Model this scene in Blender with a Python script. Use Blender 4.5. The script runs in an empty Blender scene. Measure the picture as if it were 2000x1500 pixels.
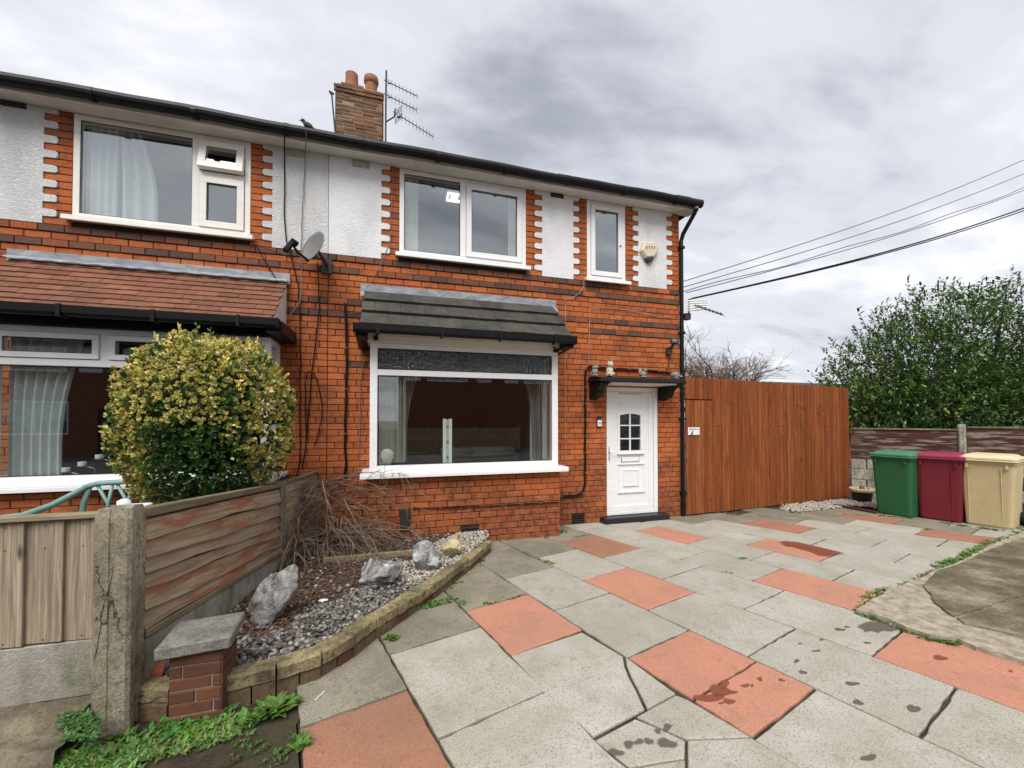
import bpy, math, random
from mathutils import Vector, noise as mnoise
R = math.radians
random.seed(7)
scene = bpy.context.scene
COL = scene.collection

# ------------------------------------------------------------------ camera
cam = bpy.data.cameras.new('camera'); camo = bpy.data.objects.new('camera', cam); COL.objects.link(camo)
CAM = Vector((0, -5.65, 1.5)); YAW = R(16.65)
camo.location = CAM
camo.rotation_euler = (R(91.0), 0, -YAW)
cam.sensor_width = 36; cam.lens = 803 / 2000 * 36; cam.shift_y = 0.027
cam.clip_start = 0.05; cam.clip_end = 2000
scene.camera = camo

# ------------------------------------------------------------------ world: overcast sky
SUN_AZ, SUN_EL = R(205), R(52)      # compass direction of the veiled sun, behind the camera
world = bpy.data.worlds.new('World'); scene.world = world; world.use_nodes = True
wt = world.node_tree; wt.nodes.clear()
def wn(t, **k):
    n = wt.nodes.new(t)
    for a, b in k.items(): setattr(n, a, b)
    return n
out = wn('ShaderNodeOutputWorld'); bg = wn('ShaderNodeBackground')
sky = wn('ShaderNodeTexSky', sky_type='NISHITA', sun_disc=False, sun_elevation=SUN_EL, sun_rotation=SUN_AZ)
tc = wn('ShaderNodeTexCoord'); sep = wn('ShaderNodeSeparateXYZ'); wt.links.new(tc.outputs['Generated'], sep.inputs[0])
def wm(op, a, b=None):
    n = wn('ShaderNodeMath', operation=op)
    for i, s in enumerate((a, b)):
        if s is None: continue
        if isinstance(s, (int, float)): n.inputs[i].default_value = s
        else: wt.links.new(s, n.inputs[i])
    return n.outputs[0]
den = wm('ADD', wm('MAXIMUM', sep.outputs[2], 0.0), 0.22)
cx = wm('DIVIDE', sep.outputs[0], den); cyy = wm('DIVIDE', sep.outputs[1], den)
cmb = wn('ShaderNodeCombineXYZ'); wt.links.new(cx, cmb.inputs[0]); wt.links.new(cyy, cmb.inputs[1])
def wnoise(scale, detail, rough, dist=0, loc=(0, 0, 0), sc=(1, 1, 1)):
    m = wn('ShaderNodeMapping'); m.inputs['Location'].default_value = loc; m.inputs['Scale'].default_value = sc
    m.inputs['Rotation'].default_value = (0, 0, R(35))
    wt.links.new(cmb.outputs[0], m.inputs[0])
    n = wn('ShaderNodeTexNoise'); n.inputs['Scale'].default_value = scale; n.inputs['Detail'].default_value = detail
    n.inputs['Roughness'].default_value = rough; n.inputs['Distortion'].default_value = dist
    wt.links.new(m.outputs[0], n.inputs['Vector']); return n.outputs['Fac']
nA = wnoise(1.0, 5, 0.5, 0.35, (3.1, 1.7, 0), (1.0, 2.1, 1)); nB = wnoise(3.2, 6, 0.55, 0.3, (0, 5, 2), (1, 1.7, 1))
cl = wm('ADD', wm('MULTIPLY', nA, 0.66), wm('MULTIPLY', nB, 0.34))
rp = wn('ShaderNodeValToRGB'); wt.links.new(cl, rp.inputs[0])
el = rp.color_ramp.elements
el[0].position = 0.30; el[0].color = (.34, .36, .415, 1)
el[1].position = 0.68; el[1].color = (.92, .925, .96, 1)
e = el.new(0.5); e.color = (.645, .658, .712, 1); rp.color_ramp.interpolation = 'EASE'
scl = wn('ShaderNodeVectorMath', operation='SCALE'); scl.inputs['Scale'].default_value = 9.0; wt.links.new(rp.outputs[0], scl.inputs[0])
mx = wn('ShaderNodeMix', data_type='RGBA'); mx.inputs[0].default_value = 0.94
wt.links.new(sky.outputs[0], mx.inputs[6]); wt.links.new(scl.outputs[0], mx.inputs[7])
wt.links.new(mx.outputs[2], bg.inputs[0]); bg.inputs[1].default_value = 0.058
wt.links.new(bg.outputs[0], out.inputs[0])

# ------------------------------------------------------------------ veiled sun
sl = bpy.data.lights.new('sun', 'SUN'); sl.energy = 1.5; sl.angle = R(38); sl.color = (1, 0.965, 0.92)
so = bpy.data.objects.new('sun', sl); COL.objects.link(so)
so.rotation_euler = (R(90) - SUN_EL, 0, -SUN_AZ + R(180))
so.location = (0, -10, 20)

# ------------------------------------------------------------------ colour management, render settings
vs = scene.view_settings; vs.view_transform = 'Standard'; vs.look = 'None'; vs.exposure = 1.28; vs.gamma = 1.0
vs.use_curve_mapping = False
scene.render.engine = 'CYCLES'
cy_ = scene.cycles
cy_.use_denoising = True; cy_.max_bounces = 6; cy_.diffuse_bounces = 3; cy_.glossy_bounces = 3
cy_.transparent_max_bounces = 10; cy_.transmission_bounces = 4; cy_.caustics_reflective = False; cy_.caustics_refractive = False
try: cy_.denoising_prefilter = 'ACCURATE'
except Exception: pass

# ------------------------------------------------------------------ node helper
class NT:
    def __init__(s, name):
        s.m = bpy.data.materials.new(name); s.m.use_nodes = True
        s.t = s.m.node_tree; s.n = s.t.nodes; s.n.clear()
        s.o = s.n.new('ShaderNodeOutputMaterial'); s.b = s.n.new('ShaderNodeBsdfPrincipled')
        s.t.links.new(s.b.outputs[0], s.o.inputs[0]); s._p = None
    def put(s, v, sock):
        if hasattr(v, 'links') or isinstance(v, bpy.types.NodeSocket): s.t.links.new(v, sock)
        elif isinstance(v, (tuple, list)):
            sock.default_value = tuple(v) + (1,) if len(v) == 3 and len(sock.default_value) == 4 else tuple(v)
        else: sock.default_value = v
    def set(s, **k):
        for a, v in k.items(): s.put(v, s.b.inputs[{'color': 'Base Color', 'rough': 'Roughness', 'normal': 'Normal', 'metal': 'Metallic', 'spec': 'Specular IOR Level',
                                                      'coat': 'Coat Weight', 'sub': 'Subsurface Weight', 'alpha': 'Alpha'}[a]])
        return s
    def pos(s):
        if s._p is None: s._p = s.n.new('ShaderNodeNewGeometry')
        return s._p.outputs['Position']
    def island(s):
        s.pos(); return s._p.outputs['Random Per Island']
    def obj(s): return s.n.new('ShaderNodeTexCoord').outputs['Object']
    def rand(s): return s.n.new('ShaderNodeObjectInfo').outputs['Random']
    def attr(s, a):
        n = s.n.new('ShaderNodeAttribute'); n.attribute_name = a; return n.outputs['Color']
    def both(s):   # one random per brick, whether an object or an island of a joined mesh
        return s.math('FRACT', s.math('ADD', s.math('MULTIPLY', s.rand(), 7.31), s.island()))
    def map(s, v, scale=(1, 1, 1), loc=(0, 0, 0), rot=(0, 0, 0)):
        n = s.n.new('ShaderNodeMapping'); s.put(v, n.inputs[0]); n.inputs['Scale'].default_value = scale
        n.inputs['Rotation'].default_value = rot
        s.put(loc, n.inputs['Location']); return n.outputs[0]
    def off(s, v, r, k=20.0):   # shift coordinates by a random value
        n = s.n.new('ShaderNodeVectorMath'); n.operation = 'ADD'; s.put(v, n.inputs[0])
        c = s.n.new('ShaderNodeCombineXYZ'); q = s.math('MULTIPLY', r, k)
        for i in range(3): s.t.links.new(q, c.inputs[i])
        s.t.links.new(c.outputs[0], n.inputs[1]); return n.outputs[0]
    def noise(s, scale, detail=4, rough=0.55, vec=None, dist=0.0):
        n = s.n.new('ShaderNodeTexNoise'); s.put(vec if vec is not None else s.pos(), n.inputs['Vector'])
        n.inputs['Scale'].default_value = scale; n.inputs['Detail'].default_value = detail
        n.inputs['Roughness'].default_value = rough; n.inputs['Distortion'].default_value = dist
        return n.outputs['Fac']
    def voro(s, scale, vec=None, feature='F1', rnd=1.0):
        n = s.n.new('ShaderNodeTexVoronoi'); n.feature = feature; s.put(vec if vec is not None else s.pos(), n.inputs['Vector'])
        n.inputs['Scale'].default_value = scale; n.inputs['Randomness'].default_value = rnd; return n.outputs['Distance']
    def wave(s, scale, vec, dist=4, detail=2, dscale=1.0):
        n = s.n.new('ShaderNodeTexWave'); s.put(vec, n.inputs['Vector']); n.inputs['Scale'].default_value = scale
        n.inputs['Distortion'].default_value = dist; n.inputs['Detail'].default_value = detail; n.inputs['Detail Scale'].default_value = dscale
        return n.outputs['Fac']
    def ramp(s, f, stops):
        n = s.n.new('ShaderNodeValToRGB'); s.put(f, n.inputs[0]); e = n.color_ramp.elements
        def c4(c): return (c, c, c, 1) if isinstance(c, (int, float)) else tuple(c) + (1,)
        e[0].position, e[0].color = stops[0][0], c4(stops[0][1]); e[1].position, e[1].color = stops[-1][0], c4(stops[-1][1])
        for p, c in stops[1:-1]:
            q = e.new(p); q.color = c4(c)
        return n.outputs[0]
    def mix(s, f, a, b, mode='MIX'):
        n = s.n.new('ShaderNodeMix'); n.data_type = 'RGBA'; n.blend_type = mode; n.clamp_factor = True
        s.put(f, n.inputs[0]); s.put(a, n.inputs[6]); s.put(b, n.inputs[7]); return n.outputs[2]
    def math(s, op, a, b=0.0, clamp=False):
        n = s.n.new('ShaderNodeMath'); n.operation = op; n.use_clamp = clamp; s.put(a, n.inputs[0]); s.put(b, n.inputs[1]); return n.outputs[0]
    def xyz(s, v):
        n = s.n.new('ShaderNodeSeparateXYZ'); s.put(v, n.inputs[0]); return n.outputs
    def bump(s, h, strength=0.4, dist=0.01, normal=None):
        n = s.n.new('ShaderNodeBump'); n.inputs['Strength'].default_value = strength; n.inputs['Distance'].default_value = dist
        s.put(h, n.inputs['Height'])
        if normal is not None: s.put(normal, n.inputs['Normal'])
        return n.outputs[0]

MAT = {}
def plain(name, col, rough=0.6, var=0.25, nscale=8.0, bump=0.0, bscale=60.0, metal=0.0, spec=0.5):
    n = NT(name)
    d = tuple(c * (1 - var) for c in col); l = tuple(min(1, c * (1 + var * 0.6)) for c in col)
    c = n.ramp(n.noise(nscale, 5, 0.6), [(0.3, d), (0.7, l)])
    n.set(color=c, rough=rough, metal=metal, spec=spec)
    if bump: n.set(normal=n.bump(n.noise(bscale, 3, 0.6), bump, 0.004))
    MAT[name] = n.m; return n.m

# ---- brick
def brick_mat(name, cols, soot=1.0):
    n = NT(name); p = n.pos(); r = n.both()
    stops = [(i / (len(cols) - 1), c) for i, c in enumerate(cols)]
    base = n.ramp(r, stops)
    f = n.noise(45, 4, 0.65, n.off(p, r, 9))
    base = n.mix(n.ramp(f, [(0.35, 0.0), (0.75, 0.55)]), base, tuple(c * 0.55 for c in cols[0]))
    big = n.noise(1.6, 5, 0.62, n.map(p, (1, 1, 1.4), (4.2, 0, 1.3)))
    z = n.xyz(p)[2]
    low = n.ramp(z, [(0.05, 1.0), (1.9, 0.0)])
    k = n.math('MULTIPLY', n.ramp(n.math('ADD', big, n.math('MULTIPLY', low, 0.22)), [(0.47, 0.0), (0.68, 1.0)]), 0.82 * soot)
    fine = n.ramp(n.noise(14, 5, 0.6), [(0.34, 0.25), (0.66, 0.95)])
    base = n.mix(n.math('MULTIPLY', k, fine), base, (0.05, 0.03, 0.025))
    sm = n.math('MULTIPLY', n.ramp(n.noise(7, 5, 0.7, n.off(p, r, 6)), [(0.56, 0.0), (0.74, 0.75)]), soot, True)
    base = n.mix(sm, base, (0.09, 0.045, 0.03))
    n.set(color=base, rough=0.86, spec=0.25, normal=n.bump(n.noise(130, 3, 0.6), 0.35, 0.004))
    MAT[name] = n.m
brick_mat('brick', [(.38, .1, .032), (.52, .15, .046), (.46, .125, .04), (.56, .18, .06), (.42, .11, .036), (.54, .155, .045)])
brick_mat('brick_dark', [(.1, .063, .05), (.19, .09, .055), (.3, .095, .042), (.085, .058, .052), (.25, .095, .05)], 0.4)
brick_mat('brick_chimney', [(.19, .09, .045), (.3, .15, .08), (.12, .075, .04), (.24, .1, .05), (.3, .17, .1), (.13, .07, .04), (.23, .095, .05)], 1.0)
brick_mat('brick_pier', [(.15, .06, .03), (.23, .085, .04), (.13, .05, .03), (.2, .075, .045)], 0.8)
plain('mortar', (.045, .027, .02), 0.95, 0.4, 30, 0.5)
plain('mortar_pale', (.3, .24, .17), 0.95, 0.35, 20, 0.5)

def render_mat(name, scale, strength, tint):
    n = NT(name); p = n.pos()
    st = n.noise(2.2, 6, 0.62, n.map(p, (1, 1, .45)))
    c = n.ramp(st, [(0.34, tuple(x * .8 for x in tint)), (0.56, tint)])
    z = n.xyz(p)[2]
    grime = n.math('MULTIPLY', n.ramp(z, [(0.0, 0.0), (1.0, 0.0)]), 1.0)
    spots = n.ramp(n.noise(17, 4, 0.7), [(0.62, 0.0), (0.8, 0.5)])
    c = n.mix(spots, c, (.42, .42, .39))
    h = n.noise(scale, 4, 0.6, n.map(p, (1, 1, 1.5)), 1.2)
    h2 = n.ramp(h, [(0.38, 0.0), (0.62, 1.0)])
    n.set(color=c, rough=0.9, spec=0.2, normal=n.bump(h2, strength, 0.03)); MAT[name] = n.m
render_mat('roughcast', 42, 0.6, (.79, .79, .78))
render_mat('smooth_render', 34, 0.35, (.8, .8, .8))

# ---- plastics, paint
def upvc(name, col, dirt=0.25):
    n = NT(name); p = n.pos()
    f = n.ramp(n.noise(5, 6, 0.65, n.map(p, (1, 1, 3))), [(0.45, 0.0), (0.85, dirt)])
    n.set(color=n.mix(f, col, tuple(c * .6 for c in col)), rough=0.32, spec=0.45); MAT[name] = n.m
upvc('upvc', (.82, .82, .82)); upvc('upvc_warm', (.8, .775, .71), 0.35); upvc('soffit_paint', (.74, .73, .7), 0.6)
plain('gutter_black', (.008, .008, .009), 0.45, 0.3, 12, spec=0.22)
plain('cable_black', (.008, .007, .007), 0.6, 0.2, spec=0.2)
plain('cable_pale', (.42, .3, .24), 0.6, 0.2)
plain('cable_grey', (.16, .15, .15), 0.6, 0.2)
plain('metal_grey', (.22, .22, .23), 0.45, 0.3, 25, metal=0.7)
plain('metal_dark', (.06, .06, .065), 0.5, 0.3, 25, metal=0.4)
plain('dish_grey', (.17, .172, .168), 0.55, 0.15, 10)
plain('vent_cream', (.5, .47, .36), 0.7, 0.3, 20)
plain('vent_dark', (.03, .022, .02), 0.8, 0.4, 30)
plain('void', (.008, .008, .008), 0.9, 0.2)
plain('terracotta', (.33, .14, .075), 0.85, 0.4, 14, 0.3)
plain('white_plain', (.8, .8, .79), 0.6, 0.08)
plain('step_black', (.014, .014, .016), 0.45, 0.3, 12, 0.2)

# ---- glass: thin pane, part mirror, part clear
def glass(name, ior, tint=(.93, .96, .95), bump=None, rough=0.0):
    n = NT(name); n.n.remove(n.b)
    f0 = ior; lw = n.n.new('ShaderNodeLayerWeight'); lw.inputs[0].default_value = 0.5
    fac = n.math('ADD', n.math('MULTIPLY', n.math('POWER', lw.outputs['Facing'], 4.0), 1 - f0), f0)
    tr = n.n.new('ShaderNodeBsdfTransparent'); tr.inputs[0].default_value = tint + (1,)
    gl = n.n.new('ShaderNodeBsdfGlossy'); gl.inputs['Roughness'].default_value = rough; gl.inputs['Color'].default_value = (.97, 1, 1, 1)
    if bump:
        nz = n.noise(bump[0], 2, 0.5, None, 2.5); h = n.bump(nz, bump[1], 0.02)
        if name == 'pane_obscure': fac = n.math('ADD', fac, n.ramp(nz, [(0.45, 0.0), (0.495, 0.14), (0.54, 0.0)]))
        n.t.links.new(h, gl.inputs['Normal']); n.t.links.new(h, lw.inputs['Normal'])
    ms = n.n.new('ShaderNodeMixShader'); n.t.links.new(fac, ms.inputs[0])
    n.t.links.new(tr.outputs[0], ms.inputs[1]); n.t.links.new(gl.outputs[0], ms.inputs[2])
    n.t.links.new(ms.outputs[0], n.o.inputs[0]); MAT[name] = n.m
glass('pane_upper', .2); glass('pane_lower', .11); glass('pane_obscure', .06, (.35, .38, .4), (17, 1.0), 0.1); glass('pane_door', .045, (.6, .62, .62), (9, .15), .03)

# ---- roofing
def tile_mat(name, cols, moss, mossc=(.10, .11, .04)):
    n = NT(name); p = n.pos(); r = n.rand()
    base = n.ramp(r, [(i / (len(cols) - 1), c) for i, c in enumerate(cols)])
    f = n.noise(9, 6, 0.65); base = n.mix(n.ramp(f, [(0.4, 0), (0.75, 0.6)]), base, tuple(c * .5 for c in cols[0]))
    mm = n.ramp(n.noise(3.2, 6, 0.7), [(0.5, 0), (0.7, moss)])
    base = n.mix(mm, base, mossc)
    n.set(color=base, rough=0.9, spec=0.2, normal=n.bump(n.noise(70, 4, 0.65), 0.5, 0.006)); MAT[name] = n.m
tile_mat('tile_concrete', [(.05, .048, .043), (.078, .073, .064), (.062, .058, .052)], 0.55, (.12, .115, .075))
tile_mat('tile_clay', [(.21, .088, .055), (.29, .12, .078), (.17, .075, .05), (.25, .105, .066)], 0.45, (.12, .1, .05))
plain('slate', (.018, .018, .021), 0.85, 0.4, 12, 0.3, spec=0.1)
n = NT('lead'); f = n.noise(6, 6, 0.65, n.map(n.pos(), (1, 1, 3)), 0.6)
n.set(color=n.ramp(f, [(0.3, (.15, .165, .185)), (0.5, (.27, .29, .32)), (0.7, (.42, .43, .44))]), rough=0.55, spec=0.4, normal=n.bump(n.noise(25, 3), 0.2, 0.006)); MAT['lead'] = n.m

# ---- paving
def slab_mat(name, cols, speck, dirtc):
    n = NT(name); p = n.pos(); r = n.rand()
    base = n.ramp(r, [(i / (len(cols) - 1), c) for i, c in enumerate(cols)])
    v = n.off(p, r, 13)
    base = n.mix(n.ramp(n.noise(3.0, 6, 0.62, v), [(0.38, 0.0), (0.72, 0.6)]), base, dirtc)
    base = n.mix(n.ramp(n.noise(105, 3, 0.6), [(0.54, 0.0), (0.64, 0.75)]), base, speck)
    base = n.mix(n.ramp(n.noise(150, 2, 0.5, n.map(p, (1, 1, 1), (5, 3, 1))), [(0.56, 0.0), (0.66, 0.45)]), base, tuple(min(1, c * 1.7) for c in cols[0]))
    bl = n.ramp(n.noise(38, 3, 0.6, n.map(p, (1, 1, 1), (2, 8, 1))), [(0.62, 0.0), (0.69, 0.65)])
    base = n.mix(bl, base, dirtc)
    base = n.mix(n.ramp(n.noise(0.75, 5, 0.65, n.map(p, (1, 1, 1), (7, 2, 0))), [(0.5, 0.0), (0.7, 0.4)]), base, dirtc)
    base = n.mix(n.ramp(n.noise(9, 6, 0.7, n.map(p, (1, 1, 1), (1, 6, 0))), [(0.56, 0.0), (0.7, 0.45)]), base, tuple(c * .8 for c in dirtc))
    n.set(color=base, rough=0.88, spec=0.25, normal=n.bump(n.noise(170, 3, 0.6), 0.35, 0.003)); MAT[name] = n.m
slab_mat('slab_grey', [(.37, .352, .298), (.43, .408, .348), (.4, .38, .324), (.455, .433, .375)], (.17, .15, .115), (.25, .225, .165))
slab_mat('slab_dirty', [(.24, .215, .16), (.29, .262, .2), (.265, .24, .182)], (.08, .07, .05), (.105, .095, .065))
slab_mat('slab_red', [(.45, .195, .125), (.51, .235, .155), (.48, .215, .14)], (.32, .13, .09), (.3, .18, .125))
slab_mat('slab_red_dirty', [(.34, .16, .1), (.38, .17, .105)], (.2, .09, .06), (.2, .13, .085))
def wetmat(name, col, rough):
    n = NT(name); n.set(color=col, rough=rough, spec=0.3); a = n.xyz(n.attr('Col'))[0]
    f = n.ramp(n.math('ADD', a, n.math('MULTIPLY', n.math('SUBTRACT', n.noise(55, 4, 0.65), 0.5), 0.7)), [(0.1, 0.0), (0.42, 0.8)])
    tr = n.n.new('ShaderNodeBsdfTransparent'); ms = n.n.new('ShaderNodeMixShader'); n.t.links.new(f, ms.inputs[0]); n.t.links.new(tr.outputs[0], ms.inputs[1]); n.t.links.new(n.b.outputs[0], ms.inputs[2]); n.t.links.new(ms.outputs[0], n.o.inputs[0]); MAT[name] = n.m
wetmat('wet', (.12, .105, .08), .5); wetmat('wet_red', (.24, .07, .036), .4)
n = NT('wet_old'); n.set(color=(.13, .115, .09), rough=0.5, spec=0.3); MAT['wet_old'] = n.m
n = NT('wet_red'); n.set(color=(.25, .075, .04), rough=0.4, spec=0.3); MAT['wet_old'] = n.m
n = NT('joint_dirt'); n.set(color=n.ramp(n.noise(7, 6, 0.7), [(0.4, (.035, .03, .022)), (0.55, (.07, .06, .04)), (0.68, (.06, .075, .025))]), rough=0.95, spec=0.1, normal=n.bump(n.noise(70, 4), 0.6, 0.006)); MAT['joint_dirt'] = n.m
n = NT('hardstanding'); p = n.pos()
b = n.ramp(n.noise(1.9, 7, 0.68), [(0.37, (.12, .105, .057)), (0.5, (.24, .205, .13)), (0.63, (.46, .41, .3))])
b = n.mix(n.ramp(n.noise(5.5, 5, 0.6), [(0.55, 0), (0.75, 0.55)]), b, (.085, .088, .04))
b = n.mix(n.ramp(n.noise(70, 3, 0.7), [(0.45, 0), (0.7, 0.6)]), b, (.07, .06, .045))
n.set(color=b, rough=0.92, spec=0.2, normal=n.bump(n.noise(38, 6, 0.75), 1.0, 0.03)); MAT['hardstanding'] = n.m
n = NT('concrete_edge'); p = n.pos()
b = n.ramp(n.noise(12, 6, 0.7), [(0.35, (.22, .19, .135)), (0.65, (.5, .44, .34))])
b = n.mix(n.ramp(n.voro(75), [(0.05, 0.6), (0.3, 0)]), b, (.5, .45, .37))
n.set(color=b, rough=0.92, spec=0.2, normal=n.bump(n.noise(90, 4, 0.7), 0.9, 0.01)); MAT['concrete_edge'] = n.m
def conc(name, a, c, green=0.4, pits=0.6, cracks=0.0):
    n = NT(name); p = n.pos()
    b = n.ramp(n.noise(4.5, 7, 0.68, n.map(p, (1, 1, .5))), [(0.35, a), (0.65, c)])
    b = n.mix(n.ramp(n.noise(22, 6, 0.7), [(0.48, 0), (0.66, pits * .8)]), b, tuple(x * .5 for x in a))
    hh = n.noise(75, 5, 0.72)
    if cracks:
        wv = n.off(n.map(p, (6, 6, 1.0)), n.noise(7, 5, 0.65), .55); vo = n.voro(1.6, wv, 'DISTANCE_TO_EDGE')
        ck_ = n.math('MULTIPLY', n.ramp(vo, [(0.004, cracks), (0.02, 0)]), n.ramp(n.noise(3.1, 3), [(0.48, 0), (0.58, 1)])); b = n.mix(ck_, b, (.02, .017, .013)); hh = n.math('SUBTRACT', hh, n.math('MULTIPLY', ck_, 1.5))
    b = n.mix(n.ramp(n.noise(2.7, 5, 0.65, n.map(p, (2.2, 2.2, .5), (1, 4, 2))), [(0.52, 0), (0.72, green)]), b, (.12, .135, .055))
    b = n.mix(n.ramp(n.noise(85, 3, 0.7), [(0.5, 0), (0.72, pits)]), b, tuple(x * .45 for x in a))
    n.set(color=b, rough=0.93, spec=0.2, normal=n.bump(hh, 0.8, 0.01)); MAT[name] = n.m
conc('concrete_post', (.2, .17, .115), (.43, .385, .285), 0.3, 0.85, 0.8)
conc('gravel_board', (.27, .25, .2), (.47, .45, .39), 1.0, 0.4)
conc('block_wall', (.2, .18, .13), (.58, .54, .45), 0.6, 0.9)
conc('kerb_stone', (.12, .1, .06), (.47, .37, .2), 0.5, 1.0)
conc('kerb_brick', (.1, .07, .045), (.2, .135, .08), 0.3, 0.6)
conc('cap_stone', (.15, .145, .13), (.3, .285, .25), 0.1, 0.8)
conc('footing', (.13, .105, .075), (.3, .25, .18), 0.4, 0.7)

# ---- timber
def timber(name, cols, axis, red=None, knots=0.8, ring=1.0, rough=0.8, sh=None):
    n = NT(name); p = n.pos(); r = n.rand()
    if sh:
        q = n.xyz(p); c = n.n.new('ShaderNodeCombineXYZ'); n.t.links.new(n.math('ADD', q[0], n.math('MULTIPLY', q[1], sh[0])), c.inputs[0]); n.t.links.new(q[1], c.inputs[1]); n.t.links.new(n.math('ADD', q[2], n.math('MULTIPLY', q[1], sh[1])), c.inputs[2]); p = c.outputs[0]
    base = n.ramp(r, [(i / (len(cols) - 1), c) for i, c in enumerate(cols)])
    lo = 0.045; sc = [1, 1, 1, 1]; sc[axis] = lo; sc = sc[:3]
    if axis == 3: sc = [.1, .1, 1]
    v = n.map(n.off(p, r, 17), tuple(sc))
    g = n.noise(42, 4, 0.6, v, 0.4)
    base = n.mix(n.ramp(g, [(0.38, 0), (0.64, 0.75)]), base, tuple(c * .42 for c in cols[0]))
    sc2 = [1, 1, 1, 1]; sc2[axis] = 0.12; sc2 = sc2[:3]
    if axis == 3: sc2 = [.15, .15, 1]
    w = g
    if ring:
        w = n.wave(7 * ring, n.map(n.off(p, r, 31), tuple(sc2)), 9, 2, 1.4)
        base = n.mix(n.ramp(w, [(0.0, 0.5), (0.35, 0)]), base, tuple(c * .5 for c in cols[0]))
    if knots:
        sc3 = [5.5, 5.5, 5.5]; sc3[axis] = 2.0
        kv = n.voro(1.0, n.map(n.off(p, r, 5), tuple(sc3)))
        base = n.mix(n.ramp(kv, [(0.03, knots), (0.1, 0)]), base, tuple(c * .22 for c in cols[0]))
    if red is not None:
        sc4 = [1, 1, 1, 1]; sc4[axis] = 0.16; sc4 = sc4[:3]
        if axis == 3: sc4 = [.22, .22, 2.2]
        f = n.noise(9, 6, 0.7, n.map(p, tuple(sc4)))
        base = n.mix(n.ramp(f, [(0.5, 0), (0.6, 0.85)]), base, red)
    n.set(color=base, rough=rough, spec=0.25, normal=n.bump(n.math('ADD', g, n.math('MULTIPLY', w, 0.35)), 0.45, 0.006)); MAT[name] = n.m
timber('fence_brown', [(.25, .066, .017), (.36, .108, .03), (.2, .052, .014), (.31, .088, .023), (.39, .13, .042)], 2, None, 0.9, 1.7)
timber('fence_board', [(.35, .28, .2), (.44, .355, .25), (.31, .25, .18)], 2, None, 1.0, 2.6)
timber('fence_rail', [(.3, .245, .15), (.34, .28, .18)], 0, None, 0.3)
timber('side_board', [(.43, .335, .215), (.56, .45, .3), (.37, .285, .185), (.48, .375, .245)], 1, (.34, .12, .07), 0.35, 0, .8, (-.134, .092))
timber('side_rail', [(.27, .22, .135), (.23, .185, .115)], 1, None, 0.2, 1.0, .8, (-.134, .10))
timber('back_board', [(.085, .035, .025), (.11, .045, .03), (.07, .03, .022)], 3, (.3, .25, .2), 0.0)
timber('plank_red', [(.12, .04, .03), (.15, .05, .035)], 0)

# ---- earth, stone, plants
plain('soil', (.06, .042, .03), 0.97, 0.5, 14, 0.9, 45)
n = NT('earth'); b = n.ramp(n.noise(5, 7, 0.7), [(0.35, (.05, .04, .028)), (0.55, (.1, .08, .055)), (0.7, (.085, .09, .035))])
n.set(color=b, rough=0.97, spec=0.1, normal=n.bump(n.noise(40, 6, 0.75), 1.0, 0.03)); MAT['earth'] = n.m
plain('ground_far', (.1, .095, .08), 0.95, 0.3, 1.2, 0.3)
plain('asphalt', (.05, .05, .052), 0.92, 0.25, 30, 0.4)
def peb(name, cols):
    n = NT(name); r = n.island()
    n.set(color=n.ramp(r, [(i / (len(cols) - 1), c) for i, c in enumerate(cols)]), rough=0.75, spec=0.35, normal=n.bump(n.noise(90, 3), 0.3, 0.004)); MAT[name] = n.m
peb('pebble', [(.06, .057, .055), (.14, .13, .115), (.26, .24, .2), (.03, .03, .03), (.42, .39, .34), (.08, .075, .07), (.18, .15, .12), (.045, .043, .043), (.1, .09, .08)])
peb('pebble_pale', [(.3, .27, .22), (.45, .41, .34), (.2, .18, .15), (.55, .51, .44), (.36, .3, .24)])
peb('leaf_litter', [(.09, .04, .022), (.15, .065, .035), (.06, .03, .02), (.2, .1, .06), (.11, .05, .03)])
n = NT('rock'); p = n.pos()
b = n.ramp(n.noise(9, 8, 0.7, None, 0.8), [(0.34, (.06, .06, .06)), (0.45, (.2, .2, .195)), (0.57, (.45, .445, .43)), (0.68, (.72, .7, .66))])
b = n.mix(n.ramp(n.noise(4, 5, 0.6), [(0.55, 0), (0.7, 0.5)]), b, (.38, .33, .24))
n.set(color=b, rough=0.9, spec=0.2, normal=n.bump(n.noise(28, 7, 0.72), 0.9, 0.03)); MAT['rock'] = n.m
n = NT('rock_yellow'); b = n.ramp(n.noise(8, 7, 0.68), [(0.35, (.28, .23, .13)), (0.6, (.58, .5, .3)), (0.75, (.72, .68, .55))])
n.set(color=b, rough=0.9, spec=0.2, normal=n.bump(n.noise(25, 6, 0.7), 0.7, 0.02)); MAT['rock_yellow'] = n.m
def leafmat(name, rough=0.45, trans=0.25):
    n = NT(name); c = n.attr('Col'); n.set(color=c, rough=rough, spec=0.4)
    tr = n.n.new('ShaderNodeBsdfTranslucent'); n.t.links.new(c, tr.inputs[0])
    ms = n.n.new('ShaderNodeMixShader'); ms.inputs[0].default_value = trans
    n.t.links.new(n.b.outputs[0], ms.inputs[1]); n.t.links.new(tr.outputs[0], ms.inputs[2]); n.t.links.new(ms.outputs[0], n.o.inputs[0]); MAT[name] = n.m
leafmat('leaf'); leafmat('leaf_glossy', 0.33, 0.18)
plain('bark', (.1, .075, .055), 0.95, 0.4, 20, 0.5)
plain('twig', (.17, .12, .085), 0.9, 0.4, 6)
plain('twig_pale', (.19, .135, .095), 0.9, 0.4, 4)

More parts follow.
